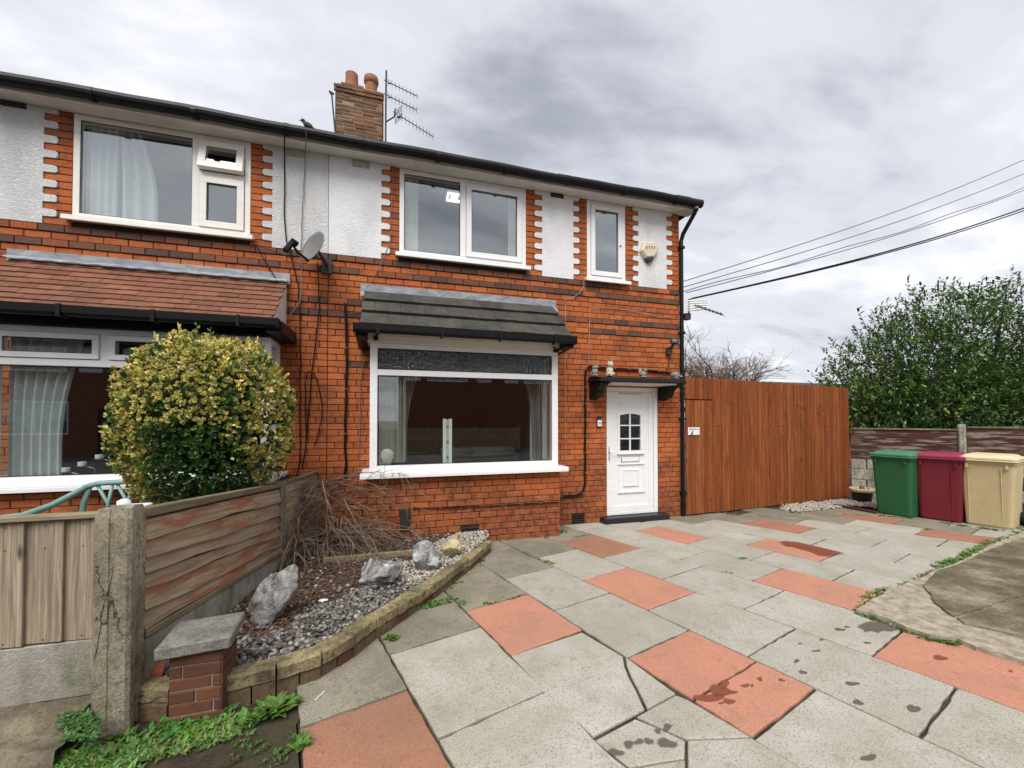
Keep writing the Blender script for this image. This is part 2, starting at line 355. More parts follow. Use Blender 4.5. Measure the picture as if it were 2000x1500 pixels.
# ---- soft things
def fabric(name, col, rough=0.95):
    n = NT(name); n.set(color=n.ramp(n.noise(14, 4, 0.6), [(0.3, tuple(c * .85 for c in col)), (0.7, col)]), rough=rough, spec=0.1)
    MAT[name] = n.m
fabric('net_white', (.74, .76, .77)); fabric('curtain_pale', (.66, .69, .68)); fabric('curtain_grey', (.33, .33, .34)); fabric('blind_cream', (.62, .6, .53)); fabric('sofa_taupe', (.1, .08, .07)); fabric('cushion_grey', (.2, .165, .15))
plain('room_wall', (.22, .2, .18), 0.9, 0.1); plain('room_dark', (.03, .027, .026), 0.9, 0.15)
def binm(name, col):
    n = NT(name); p = n.pos()
    b = n.mix(n.ramp(n.noise(3, 6, 0.65), [(0.4, 0), (0.8, 0.4)]), col, tuple(c * .5 for c in col))
    b = n.mix(n.ramp(n.noise(60, 3, 0.6), [(0.6, 0), (0.75, 0.25)]), b, tuple(min(1, c * 1.6 + .03) for c in col))
    n.set(color=b, rough=0.5, spec=0.4, normal=n.bump(n.noise(220, 2), 0.12, 0.002)); MAT[name] = n.m
binm('bin_green', (.022, .12, .045)); binm('bin_green_lid', (.06, .21, .11)); binm('bin_red', (.17, .012, .022)); binm('bin_red_lid', (.25, .022, .06))
binm('bin_cream', (.56, .45, .25)); binm('bin_cream_lid', (.68, .57, .35))
plain('bench_teal', (.2, .34, .31), 0.45, 0.15, 10)
plain('scuff', (.42, .19, .085), 0.8, 0.3); plain('pot_cream', (.6, .5, .3), 0.5, 0.15); plain('pot_black', (.015, .014, .014), 0.5, 0.2)
plain('ornament_grey', (.28, .27, .24), 0.9, 0.45, 40, 0.7); plain('ornament_cream', (.55, .5, .38), 0.85, 0.35, 30, 0.5)
plain('paper', (.78, .78, .76), 0.7, 0.1); plain('red_chip', (.4, .1, .05), 0.85, 0.3, 30)
plain('alarm_cream', (.66, .6, .45), 0.5, 0.12, 6); plain('print_rust', (.3, .13, .05), 0.7, 0.2); plain('print_black', (.015, .015, .015), 0.6, 0.1)
plain('alarm_navy', (.02, .025, .05), 0.4, 0.2)
plain('bird', (.06, .05, .04), 0.8, 0.3)
n = NT('lamp_lit'); n.b.inputs['Emission Color'].default_value = (.95, .97, 1, 1); n.b.inputs['Emission Strength'].default_value = 1.2; n.set(color=(.9, .9, .9)); MAT['lamp_lit'] = n.m
# brick of the houses over the road, seen only as a reflection
n = NT('brick_far'); t = n.n.new('ShaderNodeTexBrick'); t.inputs['Color1'].default_value = (.3, .085, .04, 1); t.inputs['Color2'].default_value = (.2, .06, .03, 1)
t.inputs['Mortar'].default_value = (.09, .06, .045, 1); t.inputs['Scale'].default_value = 1; t.inputs['Brick Width'].default_value = .228; t.inputs['Row Height'].default_value = .08; t.inputs['Mortar Size'].default_value = .008
n.t.links.new(n.map(n.pos(), (1, 1, 1), (0, 0, 0), (R(90), 0, 0)), t.inputs['Vector']); n.set(color=t.outputs['Color'], rough=0.9); MAT['brick_far'] = n.m

# ================================================================== geometry helpers
class MB:
    def __init__(s): s.v = []; s.f = []; s.mi = []; s.col = None
    def add(s, vs, fs, m=0):
        b = len(s.v); s.v += [tuple(q) for q in vs]; s.f += [tuple(b + i for i in f) for f in fs]; s.mi += [m] * len(fs); return s
    def box(s, x0, x1, y0, y1, z0, z1, m=0):
        return s.add([(x0, y0, z0), (x1, y0, z0), (x1, y1, z0), (x0, y1, z0), (x0, y0, z1), (x1, y0, z1), (x1, y1, z1), (x0, y1, z1)],
                     [(3, 2, 1, 0), (4, 5, 6, 7), (0, 1, 5, 4), (1, 2, 6, 5), (2, 3, 7, 6), (3, 0, 4, 7)], m)
    def prism(s, poly, off, m=0):      # poly: 3-d points (convex or not), off: vector of extrusion
        n = len(poly); o = Vector(off); a = [Vector(p) for p in poly]; b = [p + o for p in a]
        return s.add(a + b, [tuple(range(n))[::-1], tuple(range(n, 2 * n))] + [(i, (i + 1) % n, n + (i + 1) % n, n + i) for i in range(n)], m)
    def tube(s, path, r, n=6, caps=True, m=0):
        path = [Vector(p) for p in path]; k = len(path); rs = r if isinstance(r, (list, tuple)) else [r] * k
        b = len(s.v); up = None
        for i, p in enumerate(path):
            d = (path[min(i + 1, k - 1)] - path[max(i - 1, 0)])
            if d.length < 1e-9: d = Vector((0, 0, 1))
            d.normalize()
            if up is None:
                up = Vector((0, 0, 1)) if abs(d.z) < 0.9 else Vector((0, 1, 0))
            a = d.cross(up)
            if a.length < 1e-4: a = d.cross(Vector((1, 0, 0)))
            a.normalize(); c = a.cross(d); up = c
            for j in range(n):
                t = 2 * math.pi * j / n
                s.v.append(tuple(p + (a * math.cos(t) + c * math.sin(t)) * rs[i]))
        for i in range(k - 1):
            for j in range(n):
                j2 = (j + 1) % n
                s.f.append((b + i * n + j, b + i * n + j2, b + (i + 1) * n + j2, b + (i + 1) * n + j)); s.mi.append(m)
        if caps and n > 2:
            s.f.append(tuple(b + j for j in range(n))[::-1]); s.mi.append(m)
            s.f.append(tuple(b + (k - 1) * n + j for j in range(n))); s.mi.append(m)
        return s
    def lathe(s, prof, c, n=16, m=0, sx=1, sy=1):
        b = len(s.v); c = Vector(c); k = len(prof)
        for r, z in prof:
            for j in range(n):
                t = 2 * math.pi * j / n
                s.v.append((c.x + r * math.cos(t) * sx, c.y + r * math.sin(t) * sy, c.z + z))
        for i in range(k - 1):
            for j in range(n):
                j2 = (j + 1) % n
                s.f.append((b + i * n + j, b + i * n + j2, b + (i + 1) * n + j2, b + (i + 1) * n + j)); s.mi.append(m)
        s.f.append(tuple(b + j for j in range(n))[::-1]); s.mi.append(m)
        s.f.append(tuple(b + (k - 1) * n + j for j in range(n))); s.mi.append(m)
        return s
WL = {}
def wl(o): return WL.get(o.name, Vector((0, 0, 0))) if o else Vector((0, 0, 0))
def tag(o, label=None, cat=None, group=None, kind=None):
    if label: o['label'] = label
    if cat: o['category'] = cat
    if group: o['group'] = group
    if kind: o['kind'] = kind
    return o
def build(mb, name, mats, parent=None, smooth=False, bevel=0, loc=None, seg=1, cols=None):
    org = wl(parent) if loc is None else Vector(loc)
    me = bpy.data.meshes.new(name)
    me.from_pydata([(x - org.x, y - org.y, z - org.z) for x, y, z in mb.v], [], mb.f)
    for mm in ([mats] if isinstance(mats, str) else mats): me.materials.append(MAT[mm])
    if not isinstance(mats, str): me.polygons.foreach_set('material_index', mb.mi)
    if smooth: me.polygons.foreach_set('use_smooth', [True] * len(me.polygons))
    if cols is not None:
        a = me.color_attributes.new('Col', 'FLOAT_COLOR', 'POINT')
        flat = []
        for c in cols: flat += [c[0], c[1], c[2], 1.0]
        a.data.foreach_set('color', flat)
    me.update()
    o = bpy.data.objects.new(name, me); COL.objects.link(o)
    if parent:
        o.parent = parent; o.location = org - wl(parent)
    else: o.location = org
    WL[o.name] = org
    if bevel:
        bm = o.modifiers.new('bevel', 'BEVEL'); bm.width = bevel; bm.segments = seg; bm.limit_method = 'ANGLE'; bm.angle_limit = R(35)
    return o
def thing(name, loc, label, cat, group=None):
    o = bpy.data.objects.new(name, None); COL.objects.link(o); o.location = loc; o.empty_display_size = 0.1
    WL[o.name] = Vector(loc); return tag(o, label, cat, group)
def box(name, mats, parent, x0, x1, y0, y1, z0, z1, bevel=0.0, **k):
    return build(MB().box(x0, x1, y0, y1, z0, z1), name, mats, parent, bevel=bevel, **k)
def linked(src, name, parent, world):      # object sharing src's mesh
    o = src.copy(); COL.objects.link(o); o.name = name; o.parent = parent; o.location = Vector(world) - wl(parent); WL[o.name] = Vector(world); return o
_F = Vector((math.sin(YAW), math.cos(YAW), 0)); _Rv = Vector((math.cos(YAW), -math.sin(YAW), 0))
def depth(p): return (Vector(p) - CAM).dot(_F)
def GZ(y): return -0.014 * (min(y, 0.4) + 5.65)       # the drive falls slightly towards the house
def px_plane(x, y, n, d):     # ray through photograph pixel (x,y) meets plane n.p = d
    pt = R(1.0); f = 803.0; cy = 818 - f * math.tan(pt)
    F = _F * math.cos(pt) + Vector((0, 0, 1)) * math.sin(pt); U = Vector((0, 0, 1)) * math.cos(pt) - _F * math.sin(pt)
    r = F + _Rv * ((x - 1000) / f) - U * ((y - cy) / f)
    n = Vector(n); t = (d - n.dot(CAM)) / n.dot(r); return CAM + r * t
def onY(x, y, Y=0.0): return px_plane(x, y, (0, 1, 0), Y)
def onZ(x, y, z=0.0): return px_plane(x, y, (0, 0, 1), z)
def onG(x, y): return px_plane(x, y, (0, 0.014, 1), -0.014 * 5.65)
def rnd(a, b): return random.uniform(a, b)

# ================================================================== ground
o = build(MB().add([(-300, -300, -.18), (300, -300, -.18), (300, 300, -.18), (-300, 300, -.18)], [(0, 1, 2, 3)]), 'ground', 'ground_far'); tag(o, kind='structure', label='open ground reaching to the horizon around the houses')
o = build(MB().add([(-60, -13.5, -.17), (60, -13.5, -.17), (60, -8.2, -.17), (-60, -8.2, -.17)], [(0, 1, 2, 3)]), 'road', 'asphalt'); tag(o, kind='structure', label='grey asphalt road behind the viewer')

# ================================================================== brick laying
CH, BL = 0.08, 0.228
FULL = {}
def brick_mesh(w, h, mat, dep=0.03):      # front faces -Y, chamfered; origin at lower left front
    key = (round(w, 3), round(h, 3), mat)
    if key in FULL: return FULL[key]
    c = 0.004; mb = MB()
    mb.add([(0, c, 0), (w, c, 0), (w, c, h), (0, c, h), (c, 0, c), (w - c, 0, c), (w - c, 0, h - c), (c, 0, h - c), (0, dep, 0), (w, dep, 0), (w, dep, h), (0, dep, h)],
           [(4, 5, 6, 7), (0, 1, 5, 4), (1, 2, 6, 5), (2, 3, 7, 6), (3, 0, 4, 7), (8, 9, 1, 0), (9, 10, 2, 1), (10, 11, 3, 2), (11, 8, 0, 3)])
    me = bpy.data.meshes.new('brick'); me.from_pydata(mb.v, [], mb.f); me.materials.append(MAT[mat]); me.update()
    FULL[key] = (me, mb); return FULL[key]
def lay(x0, x1, z0, z1, holes, y, dark=(), phase=0.0, proud=0.0, jit=0.0, course=CH, bl=BL):
    """stretcher courses over a rectangle, cut round holes; returns (x, z, w, h, dark, y)"""
    res = []; i = int(math.floor(z0 / course + 1e-6))
    while i * course < z1 - 1e-6:
        za, zb = max(z0, i * course), min(z1, (i + 1) * course)
        if zb - za > 0.02:
            spans = [(x0, x1)]
            for hx0, hx1, hz0, hz1 in holes:
                if hz0 < zb - 0.012 and hz1 > za + 0.012:
                    ns = []
                    for a, b in spans:
                        if hx1 <= a or hx0 >= b: ns.append((a, b)); continue
                        if hx0 > a: ns.append((a, hx0))
                        if hx1 < b: ns.append((hx1, b))
                    spans = ns
            off = phase + (bl / 2 if i % 2 else 0) + (0.03 * math.sin(i * 1.7))
            for a, b in spans:
                k = math.floor((a - off) / bl); xs = [a]
                while off + (k + 1) * bl < b - 0.035:
                    k += 1
                    if off + k * bl > a + 0.035: xs.append(off + k * bl)
                xs.append(b)
                for p, q in zip(xs[:-1], xs[1:]):
                    if q - p < 0.03: continue
                    d = i in dark
                    pr = proud + (0.014 if d else 0) + rnd(0, 0.004)
                    res.append((p + 0.004, za + 0.004, q - p - 0.008, zb - za - 0.008, d, y - pr))
        i += 1
    return res
def set_bricks(wall, bricks, most=300, mats=('brick', 'brick_dark'), darkrate=0.0):
    bricks = sorted(bricks, key=lambda b: -(b[2] * b[3]) / max(0.5, depth((b[0], b[5], b[1]))) ** 2)
    rest = MB()
    for i, (x, z, w, h, d, y) in enumerate(bricks):
        m = mats[1] if (d and random.random() < 0.92) or random.random() < darkrate else mats[0]
        if i < most:
            me, _ = brick_mesh(round(w, 3), round(h, 3), m)
            o = bpy.data.objects.new('brick', me); COL.objects.link(o); o.parent = wall; o.location = Vector((x, y, z)) - wl(wall)
        else:
            _, mb = brick_mesh(round(w, 3), round(h, 3), m)
            rest.add([(vx + x, vy + y, vz + z) for vx, vy, vz in mb.v], mb.f, mats.index(m))
    if rest.v:
        tag(build(rest, 'brickwork', list(mats), wall), kind='stuff')
def core(mb, x0, x1, z0, z1, holes, y0, y1, m=0):
    """wall slab with rectangular openings"""
    xs = sorted(set([x0, x1] + [min(max(h[i], x0), x1) for h in holes for i in (0, 1)])); zs = sorted(set([z0, z1] + [min(max(h[i], z0), z1) for h in holes for i in (2, 3)]))
    for a, b in zip(xs[:-1], xs[1:]):
        for c, d in zip(zs[:-1], zs[1:]):
            mx, mz = (a + b) / 2, (c + d) / 2
            if any(h[0] < mx < h[1] and h[2] < mz < h[3] for h in holes): continue
            mb.box(a, b, y0, y1, c, d, m)

# ================================================================== the two houses
PX = -0.75                      # party line
EZ = 4.86                       # wall top under the soffit
DARK = {44, 42, 37, 35}
def frame_ring(mb, x0, x1, z0, z1, w, y0, y1, m=0):
    mb.box(x0, x1, y0, y1, z1 - w, z1, m); mb.box(x0, x1, y0, y1, z0, z0 + w, m)
    mb.box(x0, x0 + w, y0 + .0005, y1 - .0005, z0 + w, z1 - w, m); mb.box(x1 - w, x1, y0 + .0005, y1 - .0005, z0 + w, z1 - w, m)
def pane(parent, x0, x1, z0, z1, y, mat):
    return build(MB().box(x0, x1, y, y + .004, z0, z1), 'pane', mat, parent)
def gasket(mb, x0, x1, z0, z1, y):
    frame_ring(mb, x0, x1, z0, z1, .007, y - .004, y + .002, 1)
def room(parent, name, x0, x1, y0, y1, z0, z1, mat):
    mb = MB(); mb.box(x0 - .05, x0, y0, y1, z0, z1); mb.box(x1, x1 + .05, y0, y1, z0, z1); mb.box(x0 - .05, x1 + .05, y1, y1 + .05, z0, z1)
    mb.box(x0 - .05, x1 + .05, y0, y1 + .05, z0 - .05, z0); mb.box(x0 - .05, x1 + .05, y0, y1 + .05, z1, z1 + .05)
    return build(mb, name, mat, parent)
def toothed(parent, xa, xb, tl, tr, z0, z1, mat):
    """render panel; tl/tr: depth of the teeth cut by the quoins on that side (0 = straight)"""
    i = 0; z = z0; left = []; right = []; c = 0.016
    while z < z1 - .001:
        zt = min(z + CH, z1); lng = (i % 2 == 0)
        for lst, x, t, sg in ((left, xa, tl, 1), (right, xb, tr, -1)):
            if t and not lng:
                lst += [(x - sg * (t - c), z + .003), (x - sg * t, z + .003 + c), (x - sg * t, zt - .003 - c), (x - sg * (t - c), zt - .003)]
            else:
                lst += [(x, z + (.001 if t else 0)), (x, zt - (.001 if t else 0))]
        z = zt; i += 1
    poly = left[::-1] + right
    return build(MB().prism([(x, -.02 + rnd(-.0004, .0004), zz) for x, zz in poly], (0, .05, 0)), 'render_panel', mat, parent)
def quoin(x0s, x0l, x1, z0, z1, side):
    """bricks of a quoin column; the straight edge is x1; x0s / x0l the short and long brick ends"""
    out_ = []; i = 0; z = z0
    while z < z1 - .02:
        zt = min(z + CH, z1); e = x0l if i % 2 == 0 else x0s
        a, b = (e, x1) if e < x1 else (x1, e)
        out_.append((a + .003, z + .004, b - a - .006, zt - z - .008, False, -.004 - rnd(0, .003)))
        z = zt; i += 1
    return out_
def window(parent, x0, x1, z0, z1, y, label=None, sill=True, mats=('upvc', 'void')):
    """frame and sill as one part with panes below it"""
    mb = MB(); frame_ring(mb, x0, x1, z0, z1, .06, y, y + .07)
    if sill:
        mb.box(x0 - .05, x1 + .05, y - .085, y + .02, z0 - .035, z0 - .001); mb.box(x0 - .05, x1 + .05, y - .09, y - .07, z0 - .055, z0 - .03)
    return mb

# ---------------- right-hand house
RH = thing('semi_detached_house', (1.9, 0, -.1), 'orange brick semi-detached house with white front door and grey tiled square bay', 'house')
LH = thing('semi_detached_house', (-3.4, 0, -.1), 'neighbouring brick house at left with red clay tiled bay roof behind the round bush', 'house')
WX1 = 4.56
M0, M1, MZ0 = .12, 1.90, 3.70          # twin window over the bay
S0, S1, SZ0 = 2.885, 3.55, 3.64        # narrow window
D0, D1 = 3.21, 4.13                    # door
B0, B1, BY = -.23, 2.21, -.5           # bay
rholes = [(M0, M1, MZ0 - .03, EZ), (S0, S1, SZ0 - .03, EZ), (D0, D1, -.2, 2.0), (B0 + .22, B1 - .22, .75, 2.55)]
mb = MB(); core(mb, PX, WX1 - .002, -.15, EZ + .05, rholes, .012, .26)
rwall = build(mb, 'wall', 'mortar', RH)
mb = MB().box(WX1 - .24, WX1, .262, 8.0, -.15, EZ + .3).box(PX + .002, WX1 - .24, 7.76, 8.0, -.15, EZ + .3)
build(mb, 'side_wall', 'brick_far', RH)
bricks = lay(PX, WX1, -.12, 3.6, [(M0, M1, MZ0 - .02, 9), (S0, S1, SZ0 - .02, 9), (D0 - .002, D1 + .002, -1, 2.003), (B0 + .12, B1 - .12, -1, 3.06), (2.62, 2.83, -.05, .09)], 0, DARK, 0.05)
for q in ((.0, -.11, .12), (2.02, 2.15, 1.9), (2.76, 2.65, 2.885), (3.67, 3.78, 3.55), (4.42, 4.30, WX1)): bricks += quoin(q[0], q[1], q[2], 3.6, EZ - .01, 0)
P0 = [b for b in bricks]
# bay bricks
mb = MB(); core(mb, B0, B1, -.15, .8, [], BY + .012, BY + .12); mb.box(B0, B0 + .11, BY + .12, .01, -.15, .8); mb.box(B1 - .11, B1, BY + .12, .01, -.15, .8)
build(mb, 'bay_wall', 'mortar', RH)
bayb = lay(B0, B1, -.12, .78, [(.87, 1.1, -.1, .14), ], BY, (), 0.11)
# the side cheeks of the bay, bricks set on the flanks
chk = MB()
for sx, xx in ((-1, B0), (1, B1)):
    for b in lay(BY, -.005, -.12, .78, [], 0):
        x0_, x1_ = (xx - .006, xx + .02) if sx < 0 else (xx - .02, xx + .006)
        chk.box(x0_, x1_, b[0], b[0] + b[2], b[1], b[1] + b[3])
tag(build(chk, 'brickwork', 'brick', RH), kind='stuff')
set_bricks(rwall, bricks + bayb, 300, darkrate=.003)
toothed(RH, PX + .003, -.11, 0, .11, 3.6, EZ, 'smooth_render'); toothed(RH, 2.15, 2.65, .12, .1, 3.6, EZ, 'smooth_render'); toothed(RH, 3.78, 4.30, .1, .11, 3.6, EZ, 'smooth_render')
# air bricks
def airbrick(parent, x0, x1, z0, z1, y, mat, rows=3, name='air_vent'):
    mb = MB(); frame_ring(mb, x0, x1, z0, z1, .012, y - .008, y + .03)
    n_ = 5
    for r_ in range(1, rows + 1):
        zz = z0 + (z1 - z0) * r_ / (rows + 1); mb.box(x0 + .012, x1 - .012, y - .006, y + .02, zz - .006, zz + .006)
    for c_ in range(1, n_):
        xx = x0 + (x1 - x0) * c_ / n_; mb.box(xx - .003, xx + .003, y - .004, y + .018, z0 + .012, z1 - .012)
    mb.box(x0 + .01, x1 - .01, y + .018, y + .03, z0 + .01, z1 - .01, 1)
    return build(mb, name, [mat, 'void'], parent)
airbrick(RH, 2.625, 2.825, -.05, .09, -.006, 'vent_dark'); airbrick(RH, .875, 1.095, -.09, .13, BY - .006, 'vent_dark', 5)
airbrick(RH, -.47, -.26, 4.765, 4.855, -.022, 'vent_cream'); airbrick(RH, 2.28, 2.49, 4.8, 4.858, -.022, 'vent_dark', 2)

# upper windows of the right house
YU = -.005
mb = window(RH, M0, M1, MZ0, EZ - .005, YU)
mc = .975; mb.box(mc - .04, mc + .04, YU - .004, YU + .066, MZ0 + .06, EZ - .065)
sx0, sx1, sz0, sz1 = mc + .045, M1 - .065, MZ0 + .065, EZ - .07
frame_ring(mb, sx0, sx1, sz0, sz1, .075, YU - .018, YU + .05)
gasket(mb, M0 + .06, mc - .04, MZ0 + .06, EZ - .065, YU + .008); gasket(mb, sx0 + .075, sx1 - .075, sz0 + .075, sz1 - .075, YU - .006)
w = build(mb, 'window', ['upvc', 'void'], RH, bevel=.004)
pane(w, M0 + .06, mc - .04, MZ0 + .06, EZ - .065, YU + .02, 'pane_upper'); pane(w, sx0 + .075, sx1 - .075, sz0 + .075, sz1 - .075, YU + .01, 'pane_upper')
mb = window(RH, S0, S1, SZ0, EZ - .005, YU)
frame_ring(mb, S0 + .065, S1 - .065, SZ0 + .065, EZ - .07, .07, YU - .018, YU + .05)
gasket(mb, S0 + .135, S1 - .135, SZ0 + .135, EZ - .14, YU - .006)
w = build(mb, 'window', ['upvc', 'void'], RH, bevel=.004)
pane(w, S0 + .135, S1 - .135, SZ0 + .135, EZ - .14, YU + .01, 'pane_upper')
build(MB().tube([(S1 - .1, YU - .03, 4.2), (S1 - .1, YU - .012, 4.2)], .014, 10), 'lock_button', 'metal_grey', w)
room(RH, 'bedroom', PX + .1, 2.6, .27, 3.2, 3.0, 5.3, 'room_wall'); room(RH, 'landing', 2.75, 4.3, .27, 1.8, 3.0, 5.3, 'room_wall')

# square bay: posts, window, returns, roof
FY = BY + .03
def bay_window(par, x0, x1, mull, tz, panes):
    """frame part; panes: list of (x0,x1,z0,z1,mat,sash)"""
    mb = MB(); zt, zb = 2.41, .86
    mb.box(x0 + .005, x1 - .005, FY, FY + .07, zt - .055, zt); mb.box(x0 + .005, x1 - .005, FY, FY + .07, zb, zb + .075)
    for xx in (x0, x1 - .085): mb.box(xx, xx + .085, FY - .006, FY + .08, zb + .001, zt - .001)
    mb.box(x0 + .085, x1 - .085, FY - .003, FY + .067, tz - .035, tz + .035)
    for a, z0, z1 in mull: mb.box(a - .035, a + .035, FY - .001, FY + .069, z0, z1)
    for a, b, c, d, m, sash in panes:
        if sash: frame_ring(mb, a - .055, b + .055, c - .055, d + .055, .054, FY - .02, FY + .045)
        gasket(mb, a, b, c, d, FY + (.0 if sash else .012))
    # returns back to the wall
    for xx in (x0 + .005, x1 - .075):
        mb.box(xx, xx + .07, FY + .08, .0, zt - .055, zt); mb.box(xx, xx + .07, FY + .08, .0, zb, zb + .075); mb.box(xx, xx + .07, -.07, 0, zb + .075, zt - .055)
        mb.box(xx, xx + .07, FY + .08, -.07, tz - .03, tz + .03)
    # sill running round
    mb.box(x0 - .1, x1 + .1, FY - .13, FY + .02, zb - .04, zb - .001); mb.box(x0 - .1, x1 + .1, FY - .135, FY - .1, zb - .06, zb - .02)
    for xx in (x0 - .1, x1 - .02): mb.box(xx, xx + .12, FY + .021, -.01, zb - .04, zb - .002)
    w = build(mb, 'bay_window', ['upvc', 'void'], par, bevel=.005)
    for a, b, c, d, m, sash in panes: pane(w, a, b, c, d, FY + .03, m)
    for xx in (x0 + .035, x1 - .045): build(MB().box(xx, xx + .004, FY + .082, -.07, zb + .076, tz - .03), 'pane', 'pane_lower', w); build(MB().box(xx, xx + .004, FY + .082, -.07, tz + .03, zt - .056), 'pane', 'pane_lower', w)
    return w
rb = bay_window(RH, B0 + .01, B1 - .01, [], 2.06, [(B0 + .1, B1 - .1, .94, 2.02, 'pane_lower', False), (B0 + .1, B1 - .1, 2.1, 2.35, 'pane_obscure', False)])
mb = MB().box(B0 - .02, B1 + .02, BY - .015, 0.008, 2.412, 2.50).box(B0 - .06, B1 + .06, BY - .15, 0.008, 2.505, 2.52)
build(mb, 'bay_fascia', 'upvc_warm', RH, bevel=.004)
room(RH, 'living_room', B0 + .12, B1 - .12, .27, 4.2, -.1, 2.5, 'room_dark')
build(MB().box(B0 + .11, B1 - .11, BY + .13, .26, .62, .8), 'window_board', 'room_wall', RH)
for a in (B0 + .11, B1 - .26): build(MB().box(a, a + .15, -.05, -.022, .801, 2.41), 'plaster_reveal', 'blind_cream', RH)

def bay_roof(par, x0, x1, y0, z0, z1, courses, tw, mat, th, verge=True, flash=True):
    """monopitch of lapped tiles up to the wall"""
    run = -y0; rise = z1 - z0; L = math.hypot(run, rise); ux, uz = run / L, rise / L     # up-slope direction (y,z)
    mb = MB().prism([(x0 + .02, y0 + .03, z0 - .012), (x0 + .02, 0.0, z1 - .02), (x0 + .02, 0.0, z0 - .012)], (x1 - x0 - .04, 0, 0))
    rf = build(mb, 'bay_roof', 'upvc_warm', par)
    g = L / courses
    for c in range(courses):
        x = x0 - (tw / 2 if c % 2 else 0) + rnd(-.01, .01)
        while x < x1:
            a, b = max(x, x0), min(x + tw - .004, x1); x += tw
            if b - a < .02: continue
            s0 = c * g - .005; s1 = min(L, s0 + g * 1.15); t0 = th * 1.55 + rnd(-.002, .003); t1 = th * .45
            j = rnd(-.004, .004)
            pts = []
            for s_, t_ in ((s0 + j, 0.0), (s0 + j, t0), (s1, t1), (s1, -.002)):
                base = (y0 + ux * s_ - uz * t_, z0 + uz * s_ + ux * t_); pts.append((a, base[0], base[1]))
            build(MB().prism(pts, (b - a, 0, 0)), 'tile', mat, rf)
    return rf
rr = bay_roof(RH, -.32, 2.3, -.70, 2.55, 3.16, 3, .30, 'tile_concrete', .036)
mb = MB().box(-.36, 2.36, -.03, -.002, 3.15, 3.25); mb.prism([(-.36, -.12, 3.075), (-.36, -.03, 3.15), (-.36, -.03, 3.14), (-.36, -.12, 3.063)], (2.72, 0, 0))
build(mb, 'flashing', 'lead', RH)
def bay_gutter(par, x0, x1, y, z):
    mb = MB(); prof = [(-.055, .05), (-.05, -.02), (-.03, -.045), (.03, -.045), (.05, -.02), (.055, .05), (.047, .05), (.04, -.01), (-.04, -.01), (-.047, .05)]
    mb.prism([(x0, y + a, z + b) for a, b in prof], (x1 - x0, 0, 0))
    for xx in (x0, x1 - .008): mb.box(xx, xx + .008, y - .06, y + .06, z - .05, z + .055)
    k = x0 + .25
    while k < x1 - .1:
        mb.box(k, k + .03, y - .062, y + .06, z - .056, z + .058); k += .72
    mb.box(x0 - .02, x0 + .16, y - .07, y + .6, z - .09, z - .05) if False else None
    return build(mb, 'gutter', 'gutter_black', par)
bay_gutter(RH, -.39, 2.33, -.75, 2.52)
# black boxed ends returning to the wall
for a, b in ((-.37, -.24), (2.2, 2.33)): build(MB().prism([(a, -.70, 2.555), (a, -.70, 2.44), (a, -.03, 2.40), (a, -.03, 2.555)], (b - a, 0, 0)), 'eaves_box', 'gutter_black', RH)

# front door
def dx(q): return D0 + (q - 32) * .001685
def dz(q): return 2.0 - (q - 30) * .001413
mb = MB(); y0 = .0
mb.box(D0 + .004, D0 + .05, y0, y0 + .07, .01, 1.995); mb.box(D1 - .075, D1 - .004, y0, y0 + .07, .01, 1.995); mb.box(D0 + .051, D1 - .076, y0 + .001, y0 + .069, 1.925, 1.994); mb.box(D0 + .051, D1 - .076, y0 + .001, y0 + .069, .011, .06)
door = build(mb, 'front_door', 'upvc', RH, bevel=.004)
lx0, lx1 = D0 + .05, D1 - .076
gx0, gx1, gz0, gz1 = dx(172), dx(392), dz(735), dz(345)
mb = MB(); core(mb, lx0, lx1, .06, 1.925, [(gx0, gx1, gz0, gz1 + .02)], .025, .065)
frame_ring(mb, lx0 + .003, lx1 - .003, .063, 1.922, .085, .012, .0249)
build(mb, 'door_leaf', 'upvc', door, bevel=.004)
mb = MB(); N_ = 10
def arch(xa, xb, za, zb, zc):  # outline with arched top
    p = [(xa, za), (xb, za), (xb, zb)]
    for i in range(1, N_):
        t = i / N_; p.append((xb + (xa - xb) * t, zb + (zc - zb) * math.sin(math.pi * t)))
    p.append((xa, zb)); return p
def ringpoly(mb, a, b, y, dy):
    n_ = len(a); vs = [(x, y, z) for x, z in a] + [(x, y, z) for x, z in b] + [(x, y + dy, z) for x, z in a] + [(x, y + dy, z) for x, z in b]
    fs = []
    for i in range(n_):
        j = (i + 1) % n_; fs += [(i, j, n_ + j, n_ + i), (2 * n_ + i, 2 * n_ + j, j, i), (n_ + i, n_ + j, 3 * n_ + j, 3 * n_ + i)]
    mb.add(vs, fs)
ringpoly(mb, arch(dx(150), dx(425), dz(770), dz(315), dz(286)), arch(gx0, gx1, gz0, gz1, dz(325)), .004, .03)
mb.box(dx(145), dx(430), -.008, .02, dz(775), dz(762))
gxm = (gx0 + gx1) / 2; mb.box(gxm - .011, gxm + .011, .012, .036, gz0, dz(328))
for q in (457, 604): mb.box(gx0, gx1, .0125, .0355, dz(q) - .009, dz(q) + .009)
build(mb, 'glazing_bead', 'upvc', door)
for a, b in ((gx0, gxm - .011), (gxm + .011, gx1)):
    for c, d in ((735, 604), (604, 457), (457, 325)): pane(door, a, b, dz(c) + .009, dz(d) - .009, .03, 'pane_door')
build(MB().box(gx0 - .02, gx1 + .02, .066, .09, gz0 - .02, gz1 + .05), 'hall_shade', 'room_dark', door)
mb = MB()
def rectring(a, b, c, d, w, y, t):
    frame_ring(mb, dx(a), dx(b), dz(d), dz(c), w, y, y + t)
rectring(150, 435, 878, 1200, .022, .008, .02); rectring(210, 370, 945, 1130, .02, .004, .024)
